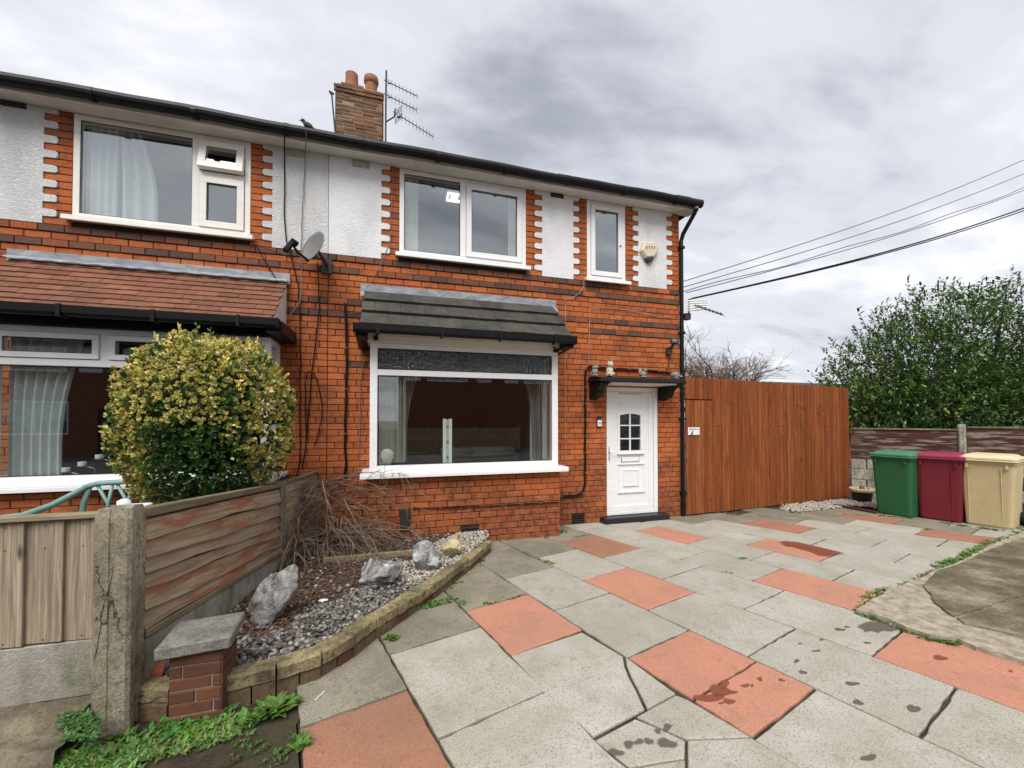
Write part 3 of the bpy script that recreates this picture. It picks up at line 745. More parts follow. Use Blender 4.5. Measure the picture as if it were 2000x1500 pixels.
mb.box(dx(222), dx(358), .012, .026, dz(1118), dz(957)); mb.box(dx(146), dx(440), .002, .02, dz(1204), dz(1190)); mb.box(dx(146), dx(440), .002, .02, dz(892), dz(876))
build(mb, 'moulding', 'upvc', door, bevel=.005)
mb = MB(); mb.box(dx(193), dx(380), .008, .03, dz(858), dz(808)); build(mb, 'letterbox', 'upvc', door, bevel=.004)
mb = MB(); frame_ring(mb, dx(190), dx(383), dz(861), dz(805), .004, .014, .028); build(mb, 'letterbox_rim', 'cable_grey', door)
mb = MB().box(dx(155), dx(415), .0, .03, dz(118), dz(96)); build(mb, 'trickle_vent', 'upvc', door, bevel=.005)
mb = MB().box(dx(162), dx(408), -.001, .02, dz(110), dz(104)); build(mb, 'vent_slot', 'cable_grey', door)
mb = MB().box(dx(50), dx(72), .0, .014, dz(845), dz(690)).tube([(dx(61), .0, dz(742)), (dx(61), -.045, dz(742)), (dx(75), -.055, dz(742)), (dx(145), -.055, dz(745))], .008, 8)
build(mb, 'handle', 'white_plain', door, bevel=.002)
build(MB().tube([(dx(61), -.004, dz(812)), (dx(61), .002, dz(812))], .007, 8), 'keyhole', 'void', door)
build(MB().box(D0 - .12, D1 + .1, -.16, .0, -.15, .008), 'doorstep', 'step_black', RH, bevel=.01)

# door canopy
mb = MB(); cx0, cx1, cyf = 2.88, 4.36, -.42
mb.add([(cx0, cyf, 2.04), (cx1, cyf, 2.04), (cx1, 0, 2.06), (cx0, 0, 2.06), (cx0 + .03, cyf + .02, 2.1), (cx1 - .03, cyf + .02, 2.1), (cx1 - .03, 0, 2.15), (cx0 + .03, 0, 2.15)],
       [(3, 2, 1, 0), (4, 5, 6, 7), (0, 1, 5, 4), (1, 2, 6, 5), (2, 3, 7, 6), (3, 0, 4, 7)])
can = build(mb, 'door_canopy', 'gutter_black', RH, bevel=.006)
build(MB().box(cx0 + .2, cx1 - .16, cyf + .05, -.004, 2.012, 2.036), 'canopy_soffit', 'upvc_warm', can)
for a in (cx0 + .03, cx1 - .22):
    prof = [(-.002, 2.034), (-.36, 2.034), (-.36, 1.99), (-.3, 1.975), (-.24, 1.93), (-.21, 1.87), (-.17, 1.84), (-.1, 1.83), (-.06, 1.80), (-.002, 1.79)]
    build(MB().prism([(a, p_[0], p_[1]) for p_ in prof], (.13, 0, 0)), 'bracket', 'gutter_black', can, bevel=.006)

# ---------------- left-hand house (mirror image about the party line)
LW0, LW1, LWZ = -3.33, -1.625, 3.70
C0, C1 = -3.71, -1.27
lholes = [(LW0, LW1, LWZ - .03, EZ), (C0 + .22, C1 - .22, .75, 2.55)]
mb = MB(); core(mb, -6.06, PX - .002, -.15, EZ + .05, lholes, .012, .26); lwall = build(mb, 'wall', 'mortar', LH)
bricks = lay(-4.9, PX - .001, -.12, 3.6, [(LW0, LW1, LWZ - .02, 9), (C0 + .12, C1 - .12, -1, 3.06)], 0, DARK, 0.05)
bricks += quoin(-3.45, -3.575, LW0, 3.6, EZ - .01, 0) + quoin(-1.5, -1.385, LW1, 3.6, EZ - .01, 0)
bricks += lay(C0, C1, -.12, .78, [], BY, (), 0.16)
set_bricks(lwall, bricks, 300, darkrate=.004)
mb = MB(); core(mb, C0, C1, -.15, .8, [], BY + .012, BY + .12); mb.box(C0, C0 + .11, BY + .12, .01, -.15, .8); mb.box(C1 - .11, C1, BY + .12, .01, -.15, .8)
build(mb, 'bay_wall', 'mortar', LH)
chk = MB()
for b in lay(BY, -.005, -.12, .78, [], 0): chk.box(C1 - .02, C1 + .006, b[0], b[0] + b[2], b[1], b[1] + b[3])
tag(build(chk, 'brickwork', 'brick', LH), kind='stuff')
build(MB().box(-6.06, -5.82, .262, 8.0, -.15, EZ + .3).box(-5.82, PX - .004, 7.76, 8.0, -.15, EZ + .3), 'side_wall', 'brick_far', LH)
toothed(LH, -1.385, PX - .003, .11, 0, 3.6, EZ, 'roughcast'); toothed(LH, -6.06, -3.575, 0, .12, 3.6, EZ, 'roughcast')
airbrick(LH, -1.25, -1.02, 4.765, 4.855, -.022, 'vent_cream'); airbrick(LH, -3.93, -3.72, 4.8, 4.855, -.022, 'vent_dark', 2)
# upper window: big light on the left, hopper over casement on the right
mb = window(LH, LW0, LW1, LWZ, EZ - .005, YU, mats=('upvc_warm', 'void'))
lm = -2.19; mb.box(lm - .035, lm + .035, YU - .004, YU + .066, LWZ + .06, EZ - .065)
hz = 4.40; mb.box(lm + .035, LW1 - .06, YU - .003, YU + .06, hz - .03, hz + .03)
frame_ring(mb, lm + .04, LW1 - .065, LWZ + .065, hz - .035, .075, YU - .018, YU + .05)
gasket(mb, LW0 + .06, lm - .035, LWZ + .06, EZ - .065, YU + .008); gasket(mb, lm + .115, LW1 - .14, LWZ + .14, hz - .11, YU - .006)
lw = build(mb, 'window', ['upvc_warm', 'void'], LH, bevel=.004)
pane(lw, LW0 + .06, lm - .035, LWZ + .06, EZ - .065, YU + .02, 'pane_upper'); pane(lw, lm + .115, LW1 - .14, LWZ + .14, hz - .11, YU + .01, 'pane_upper')
# the hopper stands ajar, hinged at its top
mb = MB(); frame_ring(mb, lm + .04, LW1 - .065, hz + .035, EZ - .07, .075, -.018, .05); mb.box(lm + .115, LW1 - .14, .0, .004, hz + .11, EZ - .145, 1)
zp = EZ - .07; a_ = R(11); v2 = []
for x, y, z in mb.v:
    dy, dzz = y, z - zp; v2.append((x, YU + dy * math.cos(a_) + dzz * math.sin(a_), zp - dy * math.sin(a_) + dzz * math.cos(a_)))
mb.v = v2
build(mb, 'hopper', ['upvc_warm', 'pane_lower'], lw, bevel=.003)
room(LH, 'bedroom', -5.0, PX - .12, .27, 3.2, 3.0, 5.3, 'room_wall')
T2 = 2.06
lb = bay_window(LH, C0 + .01, C1 - .01, [(-2.775, T2 + .035, 2.355), (-1.95, T2 + .035, 2.355), (-1.95, .935, T2 - .035)], T2,
                [(-3.56, -2.87, 2.155, 2.295, 'pane_lower', True), (-2.68, -2.045, 2.155, 2.295, 'pane_lower', True), (-1.9, -1.4, 2.11, 2.34, 'pane_lower', False), (-3.61, -1.99, .94, 2.02, 'pane_lower', False), (-1.91, -1.37, .94, 2.02, 'pane_lower', False)])
mb = MB().box(C0 - .02, C1 + .02, BY - .015, 0.008, 2.412, 2.50).box(C0 - .06, C1 + .06, BY - .15, 0.008, 2.505, 2.52); build(mb, 'bay_fascia', 'gutter_black', LH, bevel=.004)
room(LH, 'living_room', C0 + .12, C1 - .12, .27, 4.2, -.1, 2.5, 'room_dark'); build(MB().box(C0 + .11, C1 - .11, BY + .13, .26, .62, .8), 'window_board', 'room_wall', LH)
for a in (C0 + .075, C1 - .26): build(MB().box(a, a + .185, -.05, -.022, .801, 2.41), 'plaster_reveal', 'blind_cream', LH)
bay_roof(LH, C0 - .1, -1.2, -.72, 2.55, 3.2, 9, .2, 'tile_clay', .012)
mb = MB().box(C0 - .14, -1.18, -.03, -.002, 3.16, 3.29)
k = C0 - .14
while k < -1.2:       # scalloped skirt of the lead
    for i in range(8):
        a, b = k + i * .025, k + (i + 1) * .025
        if b > -1.18: break
        def sc(x): return .055 + .028 * math.sin(math.pi * ((x - k) / .2))
        def pt(x, s, t): ux_, uz_ = .743, .669; return (x, -.03 - s * ux_ - t * uz_ - .01, 3.2 - s * uz_ + t * ux_ + .006)
        mb.add([pt(a, -.0, .012), pt(b, -.0, .012), pt(b, sc(b), .022), pt(a, sc(a), .022)], [(0, 3, 2, 1)])
    k += .2
build(mb, 'flashing', 'lead', LH)
bay_gutter(LH, C0 - .2, -1.12, -.79, 2.505)
build(MB().prism([(-1.26, -.74, 2.545), (-1.26, -.74, 2.43), (-1.26, -.03, 2.42), (-1.26, -.03, 2.55)], (.16, 0, 0)), 'eaves_box', 'gutter_black', LH)

# ---------------- eaves, roofs
for H_, xa, xb in ((RH, PX + .001, 4.76), (LH, -6.2, PX - .001)):
    mb = MB(); mb.add([(xa, .02, EZ + .002), (xb, .02, EZ + .002), (xb, -.2, EZ + .012), (xa, -.2, EZ + .012), (xa, .02, EZ + .03), (xb, .02, EZ + .03), (xb, -.2, EZ + .04), (xa, -.2, EZ + .04)],
                      [(3, 2, 1, 0), (4, 5, 6, 7), (0, 1, 5, 4), (1, 2, 6, 5), (2, 3, 7, 6), (3, 0, 4, 7)])
    mb.box(xa, xb, -.222, -.202, EZ - .008, EZ + .09)
    build(mb, 'soffit', 'soffit_paint', H_, bevel=.003)
    path = []; x = xa
    while x < xb:
        path.append((x, -.285, EZ + .066 + .006 * math.sin(x * 2.1) + .004 * math.sin(x * 5.3))); x += .25
    path.append((xb, -.285, EZ + .066 + .006 * math.sin(xb * 2.1) + .004 * math.sin(xb * 5.3)))
    mb = MB().tube(path, .06, 12)
    x = xa + .4
    while x < xb:
        mb.tube([(x, -.285, EZ + .06), (x + .05, -.285, EZ + .06)], .067, 12); x += .92
    build(mb, 'gutter', 'gutter_black', H_, smooth=False)
def roof(par, xa, xb, hip):
    e0, ez_, ry, rz = -.24, EZ + .09, 4.0, EZ + .09 + 4.24 * math.tan(R(29.5))
    xr = xb - (3.6 if hip > 0 else 0); xl = xa + (3.6 if hip < 0 else 0)
    mb = MB(); t = .04
    P_ = [(xa, e0, ez_), (xb, e0, ez_), (xr, ry, rz), (xl, ry, rz), (xa, 8.3, ez_), (xb, 8.3, ez_)]
    Q_ = [(x, y, z - t) for x, y, z in P_]
    mb.add(P_ + Q_, [(0, 1, 2, 3), (5, 4, 3, 2), (1, 5, 2), (4, 0, 3), (7, 6, 9, 8), (10, 11, 8, 9), (11, 7, 8), (6, 10, 9), (0, 6, 7, 1), (5, 11, 10, 4), (1, 7, 11, 5), (4, 10, 6, 0)])
    return build(mb, 'roof', 'slate', par)
rr_ = roof(RH, PX + .001, 4.78, 1); lr_ = roof(LH, -6.25, PX - .001, -1)
x = -6.2
while x < 4.75:      # lowest course of slates, a little uneven
    lift = rnd(0, .006) + (.035 if x > 2.1 else 0) + (rnd(.0, .02) if x > 3.0 and random.random() < .4 else 0)
    w_ = .245; y0_, y1_ = -.29 + rnd(-.01, .01), .02
    sl_ = math.tan(R(29.5)); z0_ = EZ + .105 + lift + (y0_ + .24) * sl_ + .012; z1_ = EZ + .1 + (y1_ + .24) * sl_ + .01
    if not (x < PX < x + w_):
        build(MB().prism([(x, y0_, z0_), (x, y1_, z1_), (x, y1_, z1_ + .008), (x, y0_, z0_ + .01)], (w_, 0, 0)), 'slate', 'slate', rr_ if x > PX else lr_)
    x += .25
# downpipe at the corner
mb = MB().tube([(4.66, -.285, EZ + .04), (4.66, -.285, EZ - .03), (4.655, -.25, EZ - .08), (4.585, -.07, EZ - .34), (4.57, -.036, EZ - .45), (4.57, -.036, -.1)], .034, 8)
for zz in (4.3, 2.9, 1.5, .3): mb.box(4.528, 4.612, -.078, .0, zz - .02, zz + .02)
build(mb, 'downpipe', 'gutter_black', RH, smooth=False)
build(MB().tube([(4.66, -.285, EZ - .03), (4.66, -.285, EZ + .0)], .04, 8), 'pipe_joint', 'cable_grey', RH)

# ---------------- shared chimney
KY = 3.6
def ck(x, y): return onY(x, y, KY)
kx0, kx1 = ck(654, 220).x, ck(748, 220).x; kz1 = ck(700, 165).z
CHM = thing('chimney_stack', ((kx0 + kx1) / 2, KY + .3, 6.9), 'weathered brick chimney stack with two clay pots straddling the ridge', 'chimney')
core_ = build(MB().box(kx0 + .02, kx1 - .02, KY + .006, KY + .62, 6.9, kz1 - .08), 'mortar_core', 'mortar_pale', CHM)
bl_ = []
for i in range(24):
    z = kz1 - .08 * (i + 1); 
    if z < 6.9: break
    ex = .025 if i in (1, 2) else 0
    for b in lay(kx0 - ex, kx1 + ex, z, z + .08, [], KY - ex, (), rnd(0, .2)):
        if i == 0 and random.random() < .25: continue
        bl_.append((b[0], b[1], b[2], b[3], False, b[5] - rnd(-.008, .006)))
set_bricks(CHM, bl_, 300, ('brick_chimney', 'brick_chimney'))
mb = MB()
for i in range(22):
    z = kz1 - .08 * (i + 1)
    for y in (KY + .1 + (.11 if i % 2 else 0) + .22 * j for j in range(2)): mb.box(kx0 - .004, kx0 + .02, y, y + .215, z + .004, z + .076); mb.box(kx1 - .02, kx1 + .004, y, y + .215, z + .004, z + .076)
tag(build(mb, 'brickwork', 'brick_chimney', CHM), kind='stuff')
build(MB().box(kx0 + .03, kx1 - .03, KY + .03, KY + .6, kz1 - .085, kz1 - .02), 'flaunching', 'mortar_pale', CHM, bevel=.02)
pz = kz1 - .05
pl, pr_ = ck(685, 165).x, ck(724, 165).x
build(MB().lathe([(.15, 0), (.145, .1), (.13, .3), (.128, .4), (.13, .42), (.105, .42), (.1, .36)], (pl, KY + .25, pz), 18), 'chimney_pot', 'terracotta', CHM, smooth=False)
build(MB().lathe([(.14, 0), (.13, .1), (.125, .28), (.15, .32), (.158, .36), (.15, .44), (.12, .44), (.11, .36)], (pr_, KY + .25, pz), 18), 'chimney_pot', 'terracotta', CHM)
mst = ck(657, 190)
build(MB().tube([ck(645, 182), ck(648, 185), ck(653, 240), ck(655, 262)], .018, 6).tube([ck(643, 178), ck(652, 184)], .02, 6), 'stay_rod', 'metal_dark', CHM)

# ---------------- television aerials
AER = thing('television_aerial', ck(754, 285), 'tall mast with three toothed television aerials beside the chimney', 'aerial')
build(MB().tube([ck(754.5, 138), ck(753.5, 200), ck(753, 285)], .02, 7).tube([ck(754, 238), ck(770, 228), ck(772, 212)], .016, 6), 'mast', 'metal_dark', AER)
def yagi(par, a, b, n_, el, plate=False):
    A = ck(*a); B = px_plane(b[0], b[1], (0, 0, 1), A.z); mb = MB().tube([A, B], .011, 5)
    d = (B - A).normalized(); e = Vector((.35, .25, .9)); e = (e - d * e.dot(d)).normalized()
    for i in range(n_):
        t = .12 + .88 * i / (n_ - 1); p = A + (B - A) * t; mb.tube([p - e * el, p + e * el], .006, 4)
    if plate:
        f_ = d.cross(e); p = A + (B - A) * .12
        for k_ in range(-4, 5):
            if k_: mb.tube([p + e * k_ * .035 - f_ * .12, p + e * k_ * .035 + f_ * .12], .005, 4)
        mb.tube([p - e * .15 + f_ * .12, p + e * .15 + f_ * .12], .006, 4).tube([p - e * .15 - f_ * .12, p + e * .15 - f_ * .12], .006, 4)
        mb.box(p.x - .03, p.x + .05, p.y - .03, p.y + .03, p.z - .05, p.z + .02)
    else:
        p = A + (B - A) * .16; mb.box(p.x - .03, p.x + .03, p.y - .02, p.y + .02, p.z - .02, p.z + .03)
    return build(mb, 'antenna', 'metal_grey', par)
yagi(AER, (750, 156), (815, 188), 9, .085); yagi(AER, (750, 183), (814, 215), 9, .085); yagi(AER, (768, 218), (846, 267), 11, .09, True)
# small aerial on the corner of the house
SA = thing('small_aerial', (4.62, -.05, 3.2), 'small aerial with white grid plate at the house corner', 'aerial')
p_ = onY(1332, 600, -.06)
build(MB().tube([(4.6, -.02, p_.z - .12), (4.66, -.1, p_.z - .12), (4.66, -.1, p_.z + .1)], .015, 6).box(4.6, 4.7, -.1, -.02, p_.z - .2, p_.z - .1), 'bracket', 'metal_dark', SA)
mb = MB()
for i in range(5): mb.tube([(4.6, -.12, p_.z + .09 - .04 * i), (4.95, -.22, p_.z + .1 - .035 * i)], .011, 4)
mb.tube([(4.62, -.12, p_.z + .1), (4.62, -.12, p_.z - .09)], .01, 4).tube([(4.95, -.22, p_.z + .1), (4.92, -.22, p_.z - .06)], .012, 4)
build(mb, 'grid_plate', 'white_plain', SA)
A, B = Vector((4.72, -.16, p_.z + .02)), Vector((4.95, -.5, p_.z - .2)); mb = MB().tube([A, B], .012, 5)
for i in range(7):
    p = A + (B - A) * (.2 + .8 * i / 6); mb.tube([p + Vector((-.08, -.04, 0.02)), p + Vector((.08, .04, -.02))], .005, 4)
build(mb, 'antenna', 'metal_dark', SA)

# ---------------- satellite dish
DC = onY(610, 480, -.32)
DSH = thing('satellite_dish', (DC.x + .05, -.02, DC.z - .15), 'grey satellite dish with black receiver arm over the party line', 'satellite dish')
nrm = Vector((-.66, -.68, .32)).normalized(); s1 = nrm.cross(Vector((0, 0, 1))).normalized(); s2 = s1.cross(nrm)
mb = MB(); NR, NA = 6, 28; rim = []
for k_, sgn in ((0, 0), (1, .012)):
    for i in range(NR + 1):
        for j in range(NA):
            r = i / NR; t = 2 * math.pi * j / NA
            p = DC + s1 * (math.cos(t) * r * .18) + s2 * (math.sin(t) * r * .205) - nrm * (.05 * (1 - r * r) + sgn); mb.v.append(tuple(p))
base = (NR + 1) * NA
for k_ in (0, 1):
    for i in range(NR):
        for j in range(NA):
            q = (k_ * base + i * NA + j, k_ * base + i * NA + (j + 1) % NA, k_ * base + (i + 1) * NA + (j + 1) % NA, k_ * base + (i + 1) * NA + j)
            mb.f.append(q if k_ == 0 else q[::-1]); mb.mi.append(0)
for j in range(NA): mb.f.append((NR * NA + j, NR * NA + (j + 1) % NA, base + NR * NA + (j + 1) % NA, base + NR * NA + j)); mb.mi.append(0)
build(mb, 'reflector', 'dish_grey', DSH, smooth=True)
low = DC - s2 * .2 - nrm * .02; lnb = DC + nrm * .22 - s2 * .15
build(MB().tube([low, low + nrm * .15, lnb], .014, 6), 'arm', 'cable_black', DSH)
build(MB().tube([lnb - nrm * .05 + s2 * .03, lnb + nrm * .02 + s2 * .03], [.035, .03], 10).tube([lnb + s2 * .03, lnb + nrm * .04 - s2 * .13], [.028, .035], 6), 'receiver', 'cable_black', DSH)
back = DC - nrm * .07
build(MB().tube([back, Vector((DC.x + .12, -.15, DC.z - .12)), Vector((DC.x + .12, -.03, DC.z - .12))], .02, 7).box(DC.x + .06, DC.x + .18, -.05, -.02, DC.z - .22, DC.z - .04).tube([back - s2 * .12, back + s2 * .06], .02, 6), 'wall_bracket', 'metal_dark', DSH)

# ---------------- alarm box, lamp, bell push, bay lamps
pts = [onY(1230 + .1733 * a, 460 + .1733 * b, -.05) for a, b in ((150, 80), (290, 85), (315, 170), (265, 255), (165, 260), (115, 175))]
AL = thing('alarm_box', (onY(1267, 505).x, 0, onY(1267, 512).z), 'cream shield-shaped burglar alarm box on white render', 'alarm box')
cen = sum(pts, Vector()) / 6
mb = MB(); A = [Vector((p.x, -.022, p.z)) for p in pts]; B = [Vector((p.x + (cen.x - p.x) * .04, -.075, p.z)) for p in pts]; C_ = [Vector((p.x + (cen.x - p.x) * .2, -.1, p.z + (cen.z - p.z) * .16)) for p in pts]
mb.add(A + B + C_, [(0, 1, 7, 6), (1, 2, 8, 7), (2, 3, 9, 8), (3, 4, 10, 9), (4, 5, 11, 10), (5, 0, 6, 11), (6, 7, 13, 12), (7, 8, 14, 13), (8, 9, 15, 14), (9, 10, 16, 15), (10, 11, 17, 16), (11, 6, 12, 17), (12, 13, 14, 15, 16, 17)])
build(mb, 'cover', 'alarm_cream', AL)
q = [onY(1230 + .1733 * a, 460 + .1733 * b, -.05) for a, b in ((163, 258), (267, 256), (245, 295), (215, 308), (185, 295))]
build(MB().prism([(p.x, -.022, p.z) for p in q], (0, -.06, 0)), 'strobe', 'alarm_navy', AL, bevel=.01)
# faded script on the cover: not readable in the photograph, so only the worn strokes are kept
mb = MB()
for a, b in (((185, 120), (178, 145)), ((185, 128), (198, 125)), ((205, 118), (200, 150)), ((200, 150), (190, 158)), ((214, 122), (232, 120)), ((222, 122), (220, 146)), ((240, 122), (256, 124)), ((246, 124), (246, 146)), ((258, 130), (258, 146)), ((276, 120), (280, 142)), ((284, 122), (280, 150))):
    P, Q = (onY(1230 + .1733 * z_[0], 460 + .1733 * z_[1], -.104) for z_ in (a, b)); mb.tube([(P.x, -.1015, P.z), (Q.x, -.1015, Q.z)], .005, 4)
build(mb, 'worn_print', 'print_rust', AL)
lp = onY(1314, 668, -.12)
LMP = thing('outside_lamp', (lp.x, 0, lp.z), 'round caged outside lamp high on the corner brickwork', 'lamp')
mb = MB(); 
for t_ in range(24):
    a, b = 2 * math.pi * t_ / 24, 2 * math.pi * (t_ + 1) / 24; mb.tube([(lp.x + .075 * math.cos(a), -.16, lp.z + .04 * math.sin(a)), (lp.x + .075 * math.cos(b), -.16, lp.z + .04 * math.sin(b))], .012, 5)
mb.tube([(lp.x, -.02, lp.z - .1), (lp.x, -.1, lp.z - .08), (lp.x, -.14, lp.z - .02)], .025, 7).box(lp.x - .05, lp.x + .03, -.07, -.01, lp.z - .19, lp.z - .08)
build(mb, 'lamp_body', 'metal_dark', LMP)
build(MB().lathe([(.0, -.03), (.055, -.025), (.06, .0), (.05, .03), (.0, .035)], (lp.x, -.15, lp.z), 12), 'lens', 'dish_grey', LMP, smooth=True)
bp = onY(1169, 824)
BELL = thing('door_bell', (bp.x, 0, bp.z - .06), 'white bell push on black plate left of front door', 'door bell')
build(MB().box(bp.x - .04, bp.x + .04, -.03, -.005, bp.z - .075, bp.z + .085), 'plate', 'print_black', BELL, bevel=.008); build(MB().box(bp.x - .034, bp.x + .034, -.042, -.0305, bp.z - .07, bp.z + .03), 'cover', 'white_plain', BELL, bevel=.008); build(MB().tube([(bp.x, -.043, bp.z - .02), (bp.x, -.048, bp.z - .02)], .012, 10), 'button', 'dish_grey', BELL)
for (xx, yy, lab) in ((595, 660, 'small black floodlight under left end of the grey bay roof'), (1086, 684, 'small black floodlight under right end of the grey bay roof')):
    xx = {595: 734}.get(xx, xx); p = onY(xx, yy, -.62); T_ = thing('spot_lamp', (p.x, p.y + .08, p.z), lab, 'lamp')
    build(MB().tube([(p.x, p.y - .05, p.z - .01), (p.x, p.y + .06, p.z)], [.032, .022], 10), 'lamp_head', 'cable_black', T_); build(MB().tube([(p.x, p.y + .04, p.z), (p.x + .01, p.y + .07, p.z + .05), (p.x + .01, p.y + .1, p.z + .06)], .012, 6), 'lamp_bracket', 'cable_black', T_)

# ---------------- cables on the brickwork
def cable(pix, r, mat, label, y=-.03, clips=0, grp='cables clipped to the front walls', free=False):
    pts = []
    for q in pix:
        yy = q[2] if len(q) > 2 else y
        pts.append(onY(q[0], q[1], yy))
    P = [pts[0]]
    for a, b in zip(pts[:-1], pts[1:]):
        n_ = max(1, int((b - a).length / .12))
        for i in range(1, n_ + 1):
            t = i / n_; w_ = 0 if i == n_ else rnd(-.006, .006); P.append(a + (b - a) * t + Vector((w_, 0, w_ * .5)))
    o = build(MB().tube(P, r, 5), 'cable', mat, None, loc=P[0]); tag(o, label, 'cable', grp)
    if clips:
        acc = 0
        for a, b in zip(P[:-1], P[1:]):
            acc += (b - a).length
            if acc > clips: acc = 0; build(MB().box(b.x - r * .8, b.x + r * .8, b.y - r * 1.4, b.y + r, b.z - .005, b.z + .005), 'clip', 'dish_grey', o)
    return o
cable([(556, 246, -.365), (556, 264, -.3), (556, 300), (555, 420), (559, 470), (583, 560), (586, 640), (586, 900), (578, 935)], .008, 'cable_black', 'black cable dropping from the gutter over the party line', -.04)
cable([(598, 252, -.365), (598, 270, -.3), (596, 320), (590, 420), (588, 480), (590, 560), (585, 590), (560, 625)], .006, 'cable_grey', 'pale grey cable hanging from gutter past the satellite dish', -.045)
cable([(620, 512), (624, 600), (615, 680), (606, 760), (598, 860), (590, 915)], .008, 'cable_black', 'black cable running down from the satellite dish', -.035)
cable([(598, 860), (596, 790), (596, 745), (603, 725), (612, 728), (620, 745), (629, 790), (628, 820), (620, 850), (616, 868)], .007, 'cable_black', 'looped black cable end above the bare shrub', -.042)
cable([(674, 592), (676, 660), (677, 720), (675, 800), (673, 870), (676, 905), (672, 935)], .015, 'cable_black', 'thick black cable left of the grey tiled bay', -.03, .5)
cable([(720, 615, -.05), (690, 612), (679, 622), (678, 700)], .006, 'cable_black', 'thin black cable bending from under the grey bay roof', -.036)
cable([(711, 700), (703, 745), (703, 830), (701, 900)], .005, 'cable_grey', 'thin cable beside the left edge of the bay window', -.028)
cable([(566, 480), (572, 505), (500, 478), (530, 530), (548, 560), (553, 590)], .006, 'cable_black', 'slack black cable at the end of the red tiled bay roof', -.05)
cable([(767, 302), (765, 400), (762, 470), (742, 520), (716, 562)], .004, 'cable_grey', 'thin cable from the gutter to the grey bay flashing', -.03)
cable([(1141, 541), (1140, 560), (1132, 572), (1118, 582), (1104, 584), (1104, 720), (1104, 860), (1105, 905), (1098, 925)], .0045, 'cable_pale', 'pale cable from narrow window sill down to the bay window', -.022)
cable([(1310, 618), (1290, 620), (1262, 612), (1225, 606), (1190, 602), (1152, 601), (1151, 640), (1150, 712)], .0045, 'cable_pale', 'pale cable crossing the brickwork above the door canopy', -.022)
cable([(1316, 729), (1270, 724), (1200, 720), (1152, 716), (1144, 722), (1143, 740), (1143, 900), (1143, 945), (1138, 962), (1125, 968), (1097, 970)], .017, 'cable_black', 'thick black clipped cable looping round the left of the door', -.028, .21)
cable([(1308, 690), (1306, 715), (1300, 728)], .007, 'cable_black', 'short black cable under the corner lamp', -.03)
cable([(1091, 981), (1000, 986), (920, 990), (860, 992), (806, 993)], .009, 'cable_black', 'black cable along the brickwork below the bay window', BY - .02, .25)
ob = onY(791, 1015, BY - .03); o = build(MB().box(ob.x - .06, ob.x + .06, BY - .04, BY - .004, ob.z - .13, ob.z + .13), 'junction_box', 'vent_dark', None, bevel=.008, loc=(ob.x, BY, ob.z)); tag(o, 'dark brown junction box low on the bay brickwork', 'junction box')
# telephone wires to the corner
for i, (a, b, r, lab) in enumerate((((1330, 551), (2000, 303), .008, 'uppermost of the thin overhead wires at right'), ((1330, 562), (2000, 330), .008, 'second thin overhead wire from the top at right'), ((1330, 571), (2000, 357), .008, 'third thin overhead wire from the top at right'),
                                    ((1340, 572), (2000, 362), .008, 'lowest of the thin overhead wires at right'), ((1352, 583), (2000, 397), .014, 'thick black overhead wire running to the house corner'), ((1345, 585), (2000, 402), .011, 'black overhead wire just under the thickest one'))):
    A = onY(*a, -.05); B = px_plane(b[0], b[1], (1, 0, 0), 13.0); B = A + (B - A) * 1.25
    P = [A + (B - A) * (k / 24) - Vector((0, 0, .35 * math.sin(math.pi * k / 24) * .5)) for k in range(25)]
    if i == 2: P = [p + Vector((0, 0, .02 * math.sin(j))) for j, p in enumerate(P)]
    tag(build(MB().tube(P, r, 5), 'overhead_wire', 'cable_black' if i > 3 else 'cable_grey', None, loc=A), lab, 'wire', 'overhead wires')
# birds
def bird(p, s, label):
    mb = MB().lathe([(0, -.05), (.022, -.035), (.032, 0), (.024, .035), (.0, .05)], (0, 0, 0), 10)
    rot = [(x, z, y) for x, y, z in mb.v]; mb.v = [(z2 * 0 + y2 * s + p.x, x2 * s + p.y, (z2 - y2 * .35) * s + p.z) for x2, y2, z2 in [(a, b, c) for a, b, c in rot]]
    h = p + Vector((-.045, 0, .04)) * s; mb.lathe([(0, -.02 * s), (.018 * s, -.01 * s), (.02 * s, .005 * s), (.0, .022 * s)], h, 8)
    mb.tube([h + Vector((-.015, 0, 0)) * s, h + Vector((-.04, 0, -.005)) * s], [.006 * s, .001], 5); mb.prism([p + Vector((.03, -.01, -.01)) * s, p + Vector((.1, -.012, -.045)) * s, p + Vector((.1, .012, -.045)) * s, p + Vector((.03, .01, -.01)) * s], (0, 0, .006 * s))
    for k_ in (-.008, .008): mb.tube([p + Vector((.0, k_, -.02)) * s, p + Vector((.0, k_, -.06)) * s], .003 * s, 4)
    return tag(build(mb, 'bird', 'bird', None, smooth=True, loc=p), label, 'bird')
bird(onY(602, 247, -.285) + Vector((0, 0, .01)), 1.25, 'small brown bird perched on the black gutter')
import bmesh
